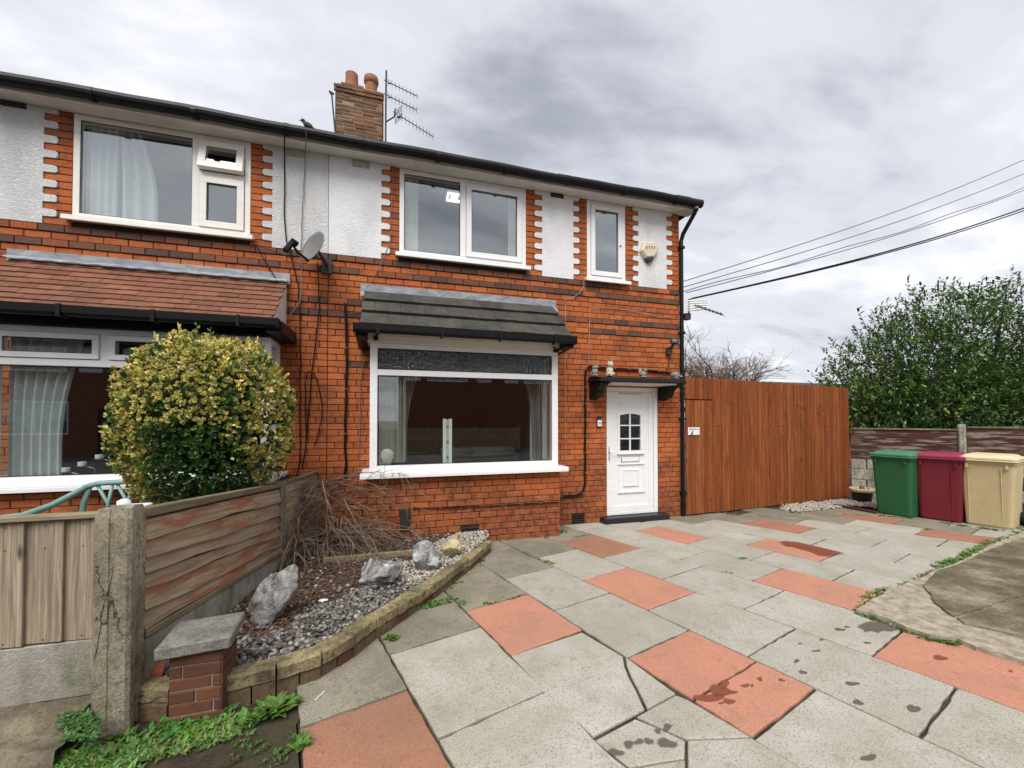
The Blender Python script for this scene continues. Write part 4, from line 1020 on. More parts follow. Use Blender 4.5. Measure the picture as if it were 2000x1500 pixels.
# ================================================================== patio of staggered slabs
PA = R(-16.2); DU = Vector((math.sin(PA), math.cos(PA), 0)); DV = Vector((math.cos(PA), -math.sin(PA), 0))
LINES = {-1: (-1.29, .05), 0: (-.765, .02), 1: (-.061, .05), 2: (.547, .035), 3: (1.165, .010), 4: (1.787, -.014), 5: (2.43, -.045), 6: (3.03, -.055), 7: (3.55, -.075), 8: (4.08, -.108), 9: (4.63, -.12), 10: (5.215, -.125), 11: (5.715, -.155), 12: (6.228, -.175), 13: (6.75, -.185), 14: (7.3, -.19)}
def UV(u, k):
    a, s = LINES[k]; v = a + s * (u + 2); p = DU * u + DV * v; return Vector((p.x, p.y, GZ(p.y)))
JOINTS = {-1: [-2.35, -3.12, -3.92, -4.7, -5.5, -6.2], 0: [-1.6, -2.1, -2.71, -3.56, -4.34, -5.1, -5.9], 1: [-.9, -1.68, -2.415, -3.16, -3.97, -4.75, -5.5, -6.2],
          2: [-.45, -1.21, -2.005, -2.80, -3.585, -4.06, -4.38, -5.15, -5.9], 3: [-.35, -.9, -1.665, -2.445, -3.21, -4.0, -4.81, -5.6, -6.4], 4: [-.5, -1.36, -2.08, -2.85, -3.625, -4.435, -5.2, -6.0],
          5: [-.3, -1.03, -1.805, -2.585, -3.345, -4.12, -4.9], 6: [-.72, -1.485, -2.275, -3.025, -3.765, -4.5], 7: [-1.2, -1.98, -2.70, -3.46, -4.2, -4.9], 8: [-.95, -1.705, -2.395, -3.135, -3.915, -4.7],
          9: [-1.35, -2.09, -2.81, -3.57, -4.35], 10: [-1.75, -2.51, -3.235, -4.005, -4.8], 11: [-1.5, -2.255, -2.935, -3.695, -4.5], 12: [-2.0, -2.665, -3.345, -4.1, -4.9], 13: [-2.3, -3.05, -3.8, -4.6]}
RED = {(-1, 1), (1, 2), (2, 4), (2, 5), (3, 3), (4, 1), (4, 5), (5, 4), (6, 1), (7, 2), (9, 1), (11, 3), (12, 1)}
DIRTY = {(0, 0), (0, 1), (1, 0), (1, 1), (2, 0), (2, 1), (3, 0), (3, 1), (-1, 0), (4, 0), (10, 0), (11, 0), (11, 1), (12, 0), (12, 2), (13, 0), (13, 1), (8, 0), (9, 0)}
REDDIRT = {(-1, 1), (11, 3), (12, 1), (4, 1), (9, 1)}
patio = bpy.data.objects.new('patio', None); COL.objects.link(patio); patio.location = (2.5, -2.5, 0); WL['patio'] = Vector((2.5, -2.5, 0))
tag(patio, 'patio of grey and terracotta paving slabs across the front of the house', kind='structure')
def clean(poly):
    out_ = []
    for p in poly:
        if not out_ or (Vector(p) - Vector(out_[-1])).length > .004: out_.append(Vector(p))
    return out_
def slab(poly, mat, name='slab', g=.0085, th=.045, lift=0.0, par=None):
    poly = clean(poly); c = sum(poly, Vector()) / len(poly); n_ = len(poly)
    ar = sum(poly[i].x * poly[(i + 1) % n_].y - poly[(i + 1) % n_].x * poly[i].y for i in range(n_))
    if ar < 0: poly = poly[::-1]
    def inset(d):
        r = []
        for i in range(n_):
            a, b, e = poly[i - 1], poly[i], poly[(i + 1) % n_]
            d1 = (b - a).normalized(); d2 = (e - b).normalized(); n1 = Vector((-d1.y, d1.x, 0)); n2 = Vector((-d2.y, d2.x, 0)); m_ = n1 + n2
            if m_.length < 1e-4: m_ = n1
            m_.normalize(); k_ = d / max(.35, m_.dot(n1)); r.append(b + m_ * k_)
        return r
    lo = inset(g); hi = inset(g + .005); tx, ty = rnd(-.0035, .0035), rnd(-.0035, .0035); lf = rnd(-.0015, .0025) + lift
    tz = lambda p: lf + (p.x - c.x) * tx + (p.y - c.y) * ty
    vs = [p + Vector((0, 0, tz(p))) for p in hi] + [p + Vector((0, 0, tz(p) - .005)) for p in lo] + [p + Vector((0, 0, -th)) for p in lo]
    fs = [tuple(range(n_))] + [(i, n_ + i, n_ + (i + 1) % n_, (i + 1) % n_) for i in range(n_)] + [(n_ + i, 2 * n_ + i, 2 * n_ + (i + 1) % n_, n_ + (i + 1) % n_) for i in range(n_)]
    return build(MB().add(vs, fs), name, mat, par or patio)
def rough_edge(a, b, n_=10, j=.0045):
    return [a + (b - a) * (i / n_) + (Vector((rnd(-j, j), rnd(-j, j), 0)) if 0 < i else Vector()) for i in range(n_)]
SKIP = {(1, 3), (1, 4), (2, 6)}
for k, js in JOINTS.items():
    for i, (u0, u1) in enumerate(zip(js[:-1], js[1:])):
        if (k, i) in SKIP and k == 1: continue
        A, B, C_, D_ = UV(u0, k), UV(u0, k + 1), UV(u1, k + 1), UV(u1, k)
        e = rough_edge(A, B) + rough_edge(B, C_) + rough_edge(C_, D_) + rough_edge(D_, A)
        m = 'slab_red_dirty' if (k, i) in REDDIRT else 'slab_red' if (k, i) in RED else 'slab_dirty' if (k, i) in DIRTY or k <= -1 else 'slab_grey'
        slab(e, m)
# broken slabs in the foreground
def G(*pp): return [onG(*p) for p in pp]
slab(G((996, 1279), (1066, 1256), (1137, 1232.5), (1219, 1281), (1222, 1300), (1231, 1322), (1246, 1350), (1262, 1385), (1210, 1412), (1158, 1439.5), (1059, 1348)), 'slab_grey')
slab(G((1221, 1282), (1320, 1354), (1264, 1384), (1247, 1349), (1232, 1321), (1223, 1299)), 'slab_grey', g=.003)
slab(G((1243, 1398), (1264, 1386), (1320, 1356), (1345, 1366), (1467, 1438), (1400, 1441), (1341, 1442), (1290, 1420)), 'slab_grey', g=.003, lift=-.002)
slab(G((1161, 1443), (1240, 1401), (1289, 1421), (1339, 1444), (1338, 1479), (1290, 1486), (1230, 1497)), 'slab_grey', g=.003, lift=-.003)
slab(G((1158, 1447), (1228, 1499), (1290, 1560), (1180, 1600), (1080, 1498)), 'slab_grey', g=.003, lift=-.002)
slab(G((1232, 1499), (1291, 1488), (1339, 1481), (1339, 1600), (1296, 1560)), 'slab_grey', g=.003, lift=-.002)
slab(G((1342, 1445), (1401, 1443), (1468, 1440), (1560, 1497), (1640, 1545), (1342, 1640)), 'slab_grey', g=.003, lift=-.002)
# dirt under the joints
ext = [UV(-6.6, -1), UV(-6.6, 5), UV(-5.2, 14), UV(-1.2, 14), UV(-.0, 8), UV(.3, 3), UV(.3, 1), UV(-1.5, -1)]
build(MB().add([p + Vector((0, 0, -.018)) for p in ext], [tuple(range(len(ext)))[::-1]]), 'joint_bed', 'joint_dirt', patio)
# damp spots
def damp(pts, mat):
    n_ = len(pts); c = sum(pts, Vector()) / n_; q = [c + (p - c) * 1.18 for p in pts]; b = [c + (p - c) * .6 for p in pts]
    vs = [c] + b + q; fs = [(0, 1 + (i + 1) % n_, 1 + i) for i in range(n_)] + [(1 + i, 1 + (i + 1) % n_, 1 + n_ + (i + 1) % n_, 1 + n_ + i) for i in range(n_)]
    build(MB().add(vs, fs), 'damp_spot', mat, patio, cols=[(1, 1, 1)] * (n_ + 1) + [(0, 0, 0)] * n_)
def blob(x, y, rx, ry, mat, lob=.25, n_=14, h=.0032):
    c = random.random() * 9; pts = []
    for i in range(n_):
        t = 2 * math.pi * i / n_; r = 1 + lob * math.sin(2 * t + c) + lob * .6 * math.sin(3 * t + c * 2)
        p = onG(x + rx * r * math.cos(t), y + ry * r * math.sin(t)); p.z += h; pts.append(p)
    damp(pts, mat)
for x, y, rx, ry in ((1405, 1350, 17, 12), (1385, 1364, 24, 9), (1415, 1337, 10, 7), (1432, 1353, 7, 4), (1424, 1371, 10, 6), (1456, 1340, 7, 4), (1469, 1340, 4, 2.5), (1484, 1327, 6, 3.5), (1526, 1329, 6, 3), (1409, 1374, 5, 2.5), (1836, 1285, 12, 5), (1975, 1311, 4, 2)): blob(x, y, rx, ry, 'wet_red')
for x, y, rx, ry in ((1303, 1421, 9, 6), (1285, 1428, 7, 4), (1228, 1454, 11, 6), (1248, 1449, 9, 5), (1267, 1448, 8, 6), (1302, 1452, 17, 9), (1203, 1470, 13, 7), (1556, 1292, 6, 3), (1568, 1314, 7, 4), (1664, 1336, 12, 4.5), (1676, 1373, 10, 5), (1784, 1385, 11, 8), (1697, 1481, 13, 7), (1563, 1258, 4, 1.8), (1595, 1272, 7, 2.5), (1605, 1250, 5, 2), (1640, 1230, 9, 3), (1654, 1225, 5, 2), (1694, 1256, 6, 2)): blob(x, y, rx, ry, 'wet')
p7 = [(1524, 1060), (1534, 1057.5), (1560, 1060), (1600, 1069), (1644, 1079.5), (1641, 1082), (1612, 1087), (1598, 1085), (1580, 1078), (1562, 1073), (1548, 1069), (1536, 1068)]
damp([onG(*p) + Vector((0, 0, .0045)) for p in p7], 'wet_red')
pw = [(1676, 1226), (1684, 1219), (1700, 1215), (1722, 1216), (1742, 1222), (1752, 1231), (1738, 1234), (1724, 1232), (1716, 1236), (1702, 1233), (1690, 1235), (1686, 1229)]
damp([onG(*p) + Vector((0, 0, .0045)) for p in pw], 'wet')

# ================================================================== cracked concrete hardstanding on the right
HS = bpy.data.objects.new('hardstanding', None); COL.objects.link(HS); HS.location = (5, -3.6, 0); WL['hardstanding'] = Vector((5, -3.6, 0))
tag(HS, 'old cracked concrete hardstanding with crumbling mossy edge', kind='structure')
def jag(poly, step=.06, j=.02):
    r = []
    for i, a in enumerate(poly):
        b = poly[(i + 1) % len(poly)]; n_ = max(1, min(60, int((b - a).length / step)))
        for q in range(n_):
            p = a + (b - a) * (q / n_); s = mnoise.noise(Vector((p.x * 9, p.y * 9, 1))) * j * 1.6 + rnd(-j, j) * .4
            d = (b - a).normalized(); r.append(p + Vector((-d.y, d.x, 0)) * (s if q else s * .3))
    return r
lowe = G((1672, 1196), (1730, 1213), (1770, 1231), (1813, 1247), (1870, 1254), (1906, 1271), (2000, 1299), (2200, 1370)); upe = G((2150, 985), (2000, 1043), (1935, 1068), (1892, 1094), (1833, 1117), (1795, 1135), (1730, 1162))
far_ = [Vector((4.6, -6.2, GZ(-6.2))), Vector((12.5, -6.2, GZ(-6.2))), Vector((12.5, -2.1, GZ(-2.1)))]
def layer(poly, h0, h1, mat, name):
    n_ = len(poly); c = sum(poly, Vector()) / n_; ar = sum(poly[i].x * poly[(i + 1) % n_].y - poly[(i + 1) % n_].x * poly[i].y for i in range(n_))
    if ar < 0: poly = poly[::-1]
    vs = [p + Vector((0, 0, h1)) for p in poly] + [p + Vector((rnd(-.006, .006), rnd(-.006, .006), h0)) for p in poly]
    return build(MB().add(vs, [tuple(range(n_))] + [(i, n_ + i, n_ + (i + 1) % n_, (i + 1) % n_) for i in range(n_)]), name, mat, HS)
layer(jag(lowe + far_ + upe, .05, .018), -.03, .028, 'concrete_edge', 'concrete_base')
inA = G((1805, 1150), (1812, 1164), (1822, 1180), (1842, 1200), (1861, 1213), (1900, 1203), (1930, 1193), (1965, 1180), (2000, 1172), (2250, 1090), (2250, 1010), (2000, 1055), (1940, 1077), (1872, 1110), (1832, 1122))
inB = G((1868, 1216), (1903, 1206), (1932, 1196), (1967, 1183), (2002, 1175), (2250, 1094), (2400, 1300), (2200, 1320), (2000, 1256), (1950, 1243), (1912, 1234), (1885, 1228))
layer(jag(inA, .05, .012), .02, .043, 'hardstanding', 'screed'); layer(jag(inB, .05, .012), .02, .041, 'hardstanding', 'screed')

# ================================================================== planted bed: kerb, soil, pebbles, rocks
kp = G((440, 1382), (505, 1365), (570, 1345), (655, 1310), (740, 1245), (820, 1190), (910, 1120), (963, 1073))
def smooth(path, n_):
    r = []
    for i in range(len(path) - 1):
        p0, p1, p2, p3 = path[max(i - 1, 0)], path[i], path[i + 1], path[min(i + 2, len(path) - 1)]
        for k in range(n_):
            t = k / n_; r.append(.5 * ((2 * p1) + (p2 - p0) * t + (2 * p0 - 5 * p1 + 4 * p2 - p3) * t * t + (3 * p1 - p0 - 3 * p2 + p3) * t ** 3))
    return r + [path[-1]]
kc = smooth(kp, 12)
KERB = thing('garden_kerb', kp[3], 'curved low kerb of yellow reconstituted stones around the pebble bed', 'kerb')
def march(path, L):
    """points every L metres along the path"""
    res = [path[0]]; acc = 0
    for a, b in zip(path[:-1], path[1:]):
        d = (b - a).length; 
        while acc + d >= L:
            t = (L - acc) / d; a = a + (b - a) * t; res.append(a); d = (b - a).length; acc = 0
        acc += d
    res.append(path[-1]); return res
def kerb_piece(a, b, w, z0, z1, name, mat, gap=.005, outj=0):
    d = (b - a).normalized(); nn = Vector((-d.y, d.x, 0)); a2, b2 = a + d * gap, b - d * gap
    o_ = outj + rnd(-.006, .006); zz = rnd(-.005, .006); mb = MB(); n_ = 4; vs = []
    for k in range(n_ + 1):
        p = a2 + (b2 - a2) * (k / n_)
        for q, z in ((-o_, z0), (-o_, z1 - .012), (-o_ + .014, z1), (w - .01, z1), (w, z1 - .01), (w, z0)):
            vs.append(p + nn * (q + rnd(-.004, .004)) + Vector((0, 0, z + zz + rnd(-.004, .004))))
    fs = []
    for k in range(n_):
        for j in range(6): fs.append((k * 6 + j, (k + 1) * 6 + j, (k + 1) * 6 + (j + 1) % 6, k * 6 + (j + 1) % 6))
    fs += [tuple(range(6)), tuple(range(n_ * 6, n_ * 6 + 6))[::-1]]
    return build(mb.add(vs, fs), name, mat, KERB)
ml = march(kc, .235); nk = len(ml)
for i, (a, b) in enumerate(zip(ml[:-1], ml[1:])):
    if (b - a).length < .08: continue
    t = i / nk; zt = .165 - .05 * t
    kerb_piece(a, b, .1, zt - .075, zt, 'coping_stone', 'kerb_stone', .005, .012)
for i, (a, b) in enumerate(zip(ml[:-1], ml[1:])):
    t = i / nk; zt = .165 - .05 * t; m_ = (a + b) / 2
    for p, q in ((a, m_), (m_, b)):
        if (q - p).length > .04: kerb_piece(p, q, .085, -.03, zt - .081, 'brick', random.choice(['kerb_brick', 'kerb_brick', 'kerb_brick', 'kerb_brick', 'kerb_brick', 'brick_pier']), .004, 0)
# short return by the post and brick pier
kerb_piece(onG(262, 1400) + Vector((0, 0, 0)), onG(328, 1400), .1, .075, .15, 'coping_stone', 'kerb_stone'); kerb_piece(onG(262, 1400), onG(328, 1400), .09, -.03, .07, 'brick', 'kerb_brick')
PR = thing('brick_pier', (-.937, -3.05, 0), 'stubby brick pier with grey stone cap at the end of the kerb', 'pier')
px0, px1, py0, py1 = -1.055, -.822, -3.16, -2.95
build(MB().box(px0 + .006, px1 - .006, py0 + .006, py1, -.06, .312), 'mortar_core', 'mortar_pale', PR)
pb = lay(px0, px1, -.06, .312, [], py0, (), .0, .0, course=.062, bl=.215)
set_bricks(PR, pb, 300, ('brick_pier', 'brick_pier'))
mb = MB()
for i in range(6):
    z = -.06 + .062 * i
    for a, b in (((py0 + .002, py0 + .1), (py0 + .108, py1)) if i % 2 else ((py0 + .002, py1),)): mb.box(px1 - .02, px1 + .001 + rnd(0, .003), a, b, z + .004, z + .058)
build(mb, 'brickwork', 'brick_pier', PR)
cap = MB().box(-.16, .16, -.15, .15, .315, .378); ca = R(4); cap.v = [(x * math.cos(ca) - y * math.sin(ca) - .945, x * math.sin(ca) + y * math.cos(ca) - 3.05, z + .02 * x) for x, y, z in cap.v]
build(cap, 'cap_stone', 'cap_stone', PR, bevel=.008)

inner = [p + Vector((-.03, .07, 0)) for p in kc]
FA, FB, FC = Vector((-1.285, -3.03, 0)), Vector((-1.03, -1.12, 0)), Vector((-.885, -.02, 0))
bed = [Vector((p.x, p.y, 0)) for p in inner] + [Vector((1.2, -.5, 0)), Vector((-.24, -.5, 0)), Vector((-.24, -.0, 0)), Vector((-.9, -.0, 0)), FB + Vector((.0, 0, 0)), FA + Vector((.0, .02, 0)), Vector((-1.22, -3.05, 0)), Vector((-.9, -3.02, 0))]
def inpoly(x, y, P):
    r = False; n_ = len(P)
    for i in range(n_):
        a, b = P[i], P[i - 1]
        if (a.y > y) != (b.y > y) and x < (b.x - a.x) * (y - a.y) / (b.y - a.y) + a.x: r = not r
    return r
bz = .065
o = build(MB().add([(p.x, p.y, bz) for p in bed], [tuple(range(len(bed)))]), 'flower_bed', 'soil', None, loc=(0, -2, 0)); tag(o, 'dark soil of the bed under the pebbles', kind='structure')
ICO_V = []; ICO_F = []
_bm = bmesh.new(); bmesh.ops.create_icosphere(_bm, subdivisions=1, radius=1); _bm.verts.ensure_lookup_table()
ICO_V = [v.co.copy() for v in _bm.verts]; ICO_F = [tuple(v.index for v in f.verts) for f in _bm.faces]; _bm.free()
_bm = bmesh.new(); bmesh.ops.create_icosphere(_bm, subdivisions=2, radius=1); ICO2_V = [v.co.copy() for v in _bm.verts]; ICO2_F = [tuple(v.index for v in f.verts) for f in _bm.faces]; _bm.free()
def pebbles(name, pts, rmin, rmax, mat, label, hi=False):
    mb = MB(); V_, F_ = (ICO2_V, ICO2_F) if hi else (ICO_V, ICO_F)
    for p in pts:
        r = rnd(rmin, rmax); a, b, c = r * rnd(.8, 1.35), r * rnd(.7, 1.1), r * rnd(.45, .8); th = rnd(0, 6.3); ct, st = math.cos(th), math.sin(th); tl = rnd(-.5, .5)
        mb.add([(p[0] + (v.x * a) * ct - (v.y * b) * st, p[1] + (v.x * a) * st + (v.y * b) * ct, p[2] + v.z * c + v.x * a * tl) for v in V_], F_)
    o = build(mb, name, mat, None, smooth=True, loc=pts[0]); return tag(o, label, 'gravel', kind='stuff')
def litter_zone(x, y):      # towards the fence and the shrub the pebbles give way to leaf litter
    d = min((Vector((x, y, 0)) - Vector((p.x, p.y, 0))).length for p in inner[::4])
    return d > .47 + .2 * mnoise.noise(Vector((x * 3, y * 3, 0)))
near, fargr, leaves = [], [], []
for _ in range(26000):
    x, y = rnd(-1.4, 1.25), rnd(-3.1, -.05)
    if not inpoly(x, y, bed): continue
    z = bz + .004 + rnd(0, .014)
    if litter_zone(x, y):
        if random.random() < .5: leaves.append((x, y, z))
        if random.random() < .1: near.append((x, y, z))
    else:
        if y > -1.9 and x > 0: fargr.append((x, y, z))
        elif random.random() < .75: near.append((x, y, z))
pebbles('pebbles', near[:4800], .011, .021, 'pebble', 'grey and white pebbles covering the front of the bed', False)
pebbles('pebbles', fargr[:2200], .008, .016, 'pebble_pale', 'pale fine pebbles at the narrow end of the bed')
mb = MB()
for x, y, z in leaves[:7500]:
    r = rnd(.01, .022); t = rnd(0, 6.3); c, s_ = math.cos(t) * r, math.sin(t) * r; h = rnd(0, .012)
    mb.add([(x - c, y - s_, z + h), (x + s_ * .5, y - c * .5, z + rnd(-.004, .008)), (x + c, y + s_, z + h * rnd(0, 1)), (x - s_ * .5, y + c * .5, z + rnd(-.004, .008))], [(0, 1, 2, 3)])
tag(build(mb, 'leaf_litter', 'leaf_litter', None, loc=(-.6, -1.8, bz)), 'brown fallen leaves and bark at the back of the bed', 'leaf litter', kind='stuff')

def rock(name, c, size, seed, mat, label, lean=(0, 0), cut=.35, rot=0.0):
    _b = bmesh.new(); bmesh.ops.create_icosphere(_b, subdivisions=5, radius=1); rs = random.Random(seed)
    planes = [(Vector((rs.gauss(0, 1), rs.gauss(0, 1), rs.gauss(0, .8))).normalized(), rs.uniform(cut, .85)) for _ in range(13)]
    o3 = Vector((seed * 3.1, seed, 0)); vs = []
    for v in _b.verts:
        p = v.co.copy()
        for n_, d in planes:
            k = p.dot(n_) - d
            if k > 0: p -= n_ * k * .92
        q = p * 2.2 + o3; f = mnoise.fractal(q, 1.0, 2.0, 4) * .10 + mnoise.fractal(p * 6 + o3, 1.0, 2.0, 4) * .045 + abs(mnoise.noise(p * 3.3 + o3)) * -.07
        p = p * (1 + f); p = Vector((p.x * size[0], p.y * size[1], p.z * size[2])); p.x += lean[0] * (p.z / size[2]) * size[0]; p.y += lean[1] * p.z
        cr, sr = math.cos(rot), math.sin(rot); vs.append((c[0] + p.x * cr - p.y * sr, c[1] + p.x * sr + p.y * cr, c[2] + p.z))
    fs = [tuple(v.index for v in f.verts) for f in _b.faces]; _b.free()
    o = build(MB().add(vs, fs), name, mat, None, smooth=True, loc=c); return tag(o, label, 'rock', 'rocks in the pebble bed')
rock('boulder', (-.77, -2.33, .22), (.155, .13, .25), 3, 'rock', 'tall leaning grey boulder nearest the brick pier', (.6, 0), .4)
rock('boulder', (-.06, -1.9, .17), (.2, .16, .17), 8, 'rock', 'pointed grey boulder in the middle of the pebble bed', (.3, 0), .4, .3)
rock('boulder', (.34, -1.64, .18), (.175, .15, .155), 12, 'rock', 'blocky pale grey boulder next to the yellow stone', (.0, 0), .55)
rock('boulder', (.62, -1.33, .155), (.125, .12, .11), 21, 'rock_yellow', 'small yellow cream boulder close to the bay wall', (0, 0), .5)
o = build(MB().box(-.62, .34, -1.21, -1.17, .04, .125), 'edging_board', 'side_rail', None, bevel=.006, loc=(-.1, -1.19, .05)); tag(o, 'weathered timber edging board across the back of the bed', 'edging board')
# litter
for (x, y, s_, m, lab) in ((632, 1172, .03, 'paper', 'crumpled white scrap on the pebbles'), (610, 1090, .025, 'paper', 'pale scrap under the bare shrub')):
    p = onZ(x, y, bz + .03); mb = MB(); 
    V_ = [(p.x + v.x * s_ * rnd(.7, 1.5), p.y + v.y * s_ * rnd(.6, 1.1), p.z + v.z * s_ * .3) for v in ICO_V]; tag(build(mb.add(V_, ICO_F), 'litter_scrap', m, None, loc=p), lab, 'litter')
for (x, y, s_, lab) in ((305, 1318, .035, 'broken piece of red tile between post and pier'), (1500, 9999, 0, '')):
    if s_:
        p = onZ(x, y, .1); tag(build(MB().prism([(p.x - s_, p.y - s_ * .5, p.z - .01), (p.x + s_, p.y - s_ * .6, p.z), (p.x + s_ * .8, p.y + s_, p.z + .03), (p.x - s_ * .4, p.y + s_ * .8, p.z + .03)], (0, .006, .02)), 'tile_shard', 'red_chip', None, loc=p), lab, 'tile piece')
p = onG(625, 1361); tag(build(MB().tube([p + Vector((-.02, -.03, .006)), p + Vector((.02, .035, .006))], .003, 6), 'cigarette_end', 'paper', None, loc=p), 'thin white stick lying on the dirty slab', 'litter')
# earth strip at lower left
eb = G((578, 1412), (640, 1345), (560, 1352), (436, 1390), (330, 1405), (230, 1405), (100, 1330), (-400, 1400), (-500, 1700), (600, 1700)); 
o = build(MB().add([p + Vector((0, 0, -.008)) for p in eb], [tuple(range(len(eb)))[::-1]]), 'bare_earth', 'earth', None, loc=eb[0]); tag(o, 'mossy bare earth at the foot of the fence', kind='structure')

# ================================================================== fences at the left
def obox(mb, a, b, t, z00, z01, z10, z11, off=0.0, m=0):
    """board between plan points a,b, thickness t to the right-hand side, heights z00..z01 at a, z10..z11 at b"""
    d = (b - a).normalized(); n_ = Vector((d.y, -d.x, 0)); o1, o2 = n_ * off, n_ * (off + t)
    A, B = Vector((a.x, a.y, 0)), Vector((b.x, b.y, 0))
    def V(p, o, z): q = p + o; return (q.x, q.y, z)
    vs = [V(A, o1, z00), V(B, o1, z10), V(B, o2, z10), V(A, o2, z00), V(A, o1, z01), V(B, o1, z11), V(B, o2, z11), V(A, o2, z01)]
    mb.add(vs, [(0, 1, 2, 3)[::1], (7, 6, 5, 4), (4, 5, 1, 0), (5, 6, 2, 1), (6, 7, 3, 2), (7, 4, 0, 3)], m); return mb
SF = thing('side_fence', (FA + FB) / 2, 'low slanting fence panel of weathered lapped boards with flaking red paint', 'fence')
fn = (FB - FA).normalized(); fnn = Vector((fn.y, -fn.x, 0)); fd = fnn.dot(FA)
def onF(x, y): return px_plane(x, y, fnn, fd)
zt0, zb0, zg0 = onF(275, 1010).z, onF(275, 1222).z, -.02; zt1, zb1, zg1 = onF(526, 958).z, onF(526, 1086).z, -.02
a_, b_ = FA + fn * .06, FB - fn * .05
nb = 6; ZN = [.388, .479, .6, .677, .765, .865, .972]; ZF = [.222, .285, .385, .465, .565, .70, .83]
for i in range(nb):
    f0, f1 = i / nb, (i + 1) / nb
    j0, j1 = rnd(-.006, .006), rnd(-.006, .006)
    za0, za1 = ZN[i] - .006 + j0, ZN[i + 1] - .014; zc0, zc1 = ZF[i] - .006 + j1, ZF[i + 1] - .014
    d = fn; n0 = 8; mb = MB()
    for k in range(n0):        # slightly wavy lower edge, thicker at the bottom
        p, q = a_ + (b_ - a_) * (k / n0), a_ + (b_ - a_) * ((k + 1) / n0)
        def wz(t): return .008 * math.sin(t * 7 + i * 2.1) + .005 * math.sin(t * 17 + i)
        t0, t1 = k / n0, (k + 1) / n0; L0, L1 = za0 + (zc0 - za0) * t0 + wz(t0), za0 + (zc0 - za0) * t1 + wz(t1); H0, H1 = za1 + (zc1 - za1) * t0, za1 + (zc1 - za1) * t1
        P, Q = p + fnn * .012, q + fnn * .012; lo = fnn * .03; hi = fnn * .004
        mb.add([P + Vector((0, 0, L0)), Q + Vector((0, 0, L1)), Q + lo + Vector((0, 0, L1)), P + lo + Vector((0, 0, L0)), P + Vector((0, 0, H0)), Q + Vector((0, 0, H1)), Q + hi + Vector((0, 0, H1)), P + hi + Vector((0, 0, H0))],
               [(0, 1, 2, 3), (7, 6, 5, 4), (2, 6, 7, 3), (1, 0, 4, 5)] + ([(0, 3, 7, 4)] if k == 0 else []) + ([(1, 5, 6, 2)] if k == n0 - 1 else []))
    build(mb, 'board', 'side_board', SF)
mb = MB(); obox(mb, a_, b_, .006, zb0, zt0, zb1, zt1, .004); build(mb, 'gap_shade_sheet', 'plank_red', SF)  # added dark sheet, its colour gives the shade between the lapped boards
mb = MB(); obox(mb, a_, b_, .05, zt0 + .002, zt0 + .055, zt1 + .002, zt1 + .045, -.005); build(mb, 'top_rail', 'side_rail', SF, bevel=.006)
mb = MB(); obox(mb, a_, b_, .05, zb0 - .06, zb0 - .014, zb1 - .05, zb1 - .012, -.002); build(mb, 'bottom_rail', 'side_rail', SF, bevel=.006)
mb = MB(); obox(mb, a_, b_, .045, zg0, zb0 - .064, zg1, zb1 - .053, -.005); build(mb, 'gravel_board', 'gravel_board', SF, bevel=.004)
mb = MB()
for f in (.1, .55, .93):
    p = a_ + (b_ - a_) * f; obox(mb, p, p + fn * .035, .012, zb0 + (zb1 - zb0) * f, zt0 + (zt1 - zt0) * f, zb0 + (zb1 - zb0) * f, zt0 + (zt1 - zt0) * f, .036)
# second, shorter panel up to the wall
S2 = thing('side_fence', (FB + FC) / 2, 'short piece of weathered fence between concrete post and house wall', 'fence')
for i in range(6):
    f0, f1 = i / 6, (i + 1) / 6; mb = MB(); obox(mb, FB + fn * .06, FC, .02, zb1 + (zt1 - zb1) * f0 - .01, zb1 + (zt1 - zb1) * f1, zb1 - .03 + (zt1 - zb1) * f0 - .01, zb1 - .03 + (zt1 - zb1) * f1, .01 + .003 * (i % 2)); build(mb, 'board', 'side_board', S2)
mb = MB(); obox(mb, FB + fn * .06, FC, .05, zt1, zt1 + .045, zt1 - .03, zt1 + .015, -.005); build(mb, 'top_rail', 'side_rail', S2, bevel=.006)
mb = MB(); obox(mb, FB + fn * .06, FC, .045, -.02, zb1 - .012, -.02, zb1 - .042, -.005); build(mb, 'gravel_board', 'gravel_board', S2)
def post(name, x, y, w, d, z0, z1, rot, mat, label, seed=1):
    """slotted concrete post with chamfered faces and rough skin"""
    pr_ = [(-w / 2, -d / 2 + .015), (-w / 2 + .015, -d / 2), (-.012, -d / 2), (-.008, -d / 2 + .006), (.008, -d / 2 + .006), (.012, -d / 2), (w / 2 - .015, -d / 2), (w / 2, -d / 2 + .015), (w / 2, -.02), (w / 2 - .008, -.016), (w / 2 - .008, .016), (w / 2, .02), (w / 2, d / 2), (-w / 2, d / 2), (-w / 2, .025), (-w / 2 + .03, .02), (-w / 2 + .03, -.02), (-w / 2, -.025)]
    mb = MB(); n_ = len(pr_); K = 26; c, s_ = math.cos(rot), math.sin(rot)
    for k in range(K + 1):
        z = z0 + (z1 - z0) * k / K
        for i, (a, b) in enumerate(pr_):
            q = Vector((a * 9 + seed, b * 9, z * 7)); r = mnoise.fractal(q * 2.2, 1, 2, 4) * .006
            a2, b2 = a * (1 + r * 6), b * (1 + r * 6)
            if k == K: a2 *= .86; b2 *= .86
            mb.v.append((x + a2 * c - b2 * s_, y + a2 * s_ + b2 * c, z + (rnd(-.004, .004) if k in (0, K) else 0)))
    for k in range(K):
        for i in range(n_): mb.f.append((k * n_ + i, k * n_ + (i + 1) % n_, (k + 1) * n_ + (i + 1) % n_, (k + 1) * n_ + i)); mb.mi.append(0)
    mb.f.append(tuple(range(K * n_, K * n_ + n_))); mb.mi.append(0)
    return tag(build(mb, name, mat, None, loc=(x, y, z0)), label, 'post')
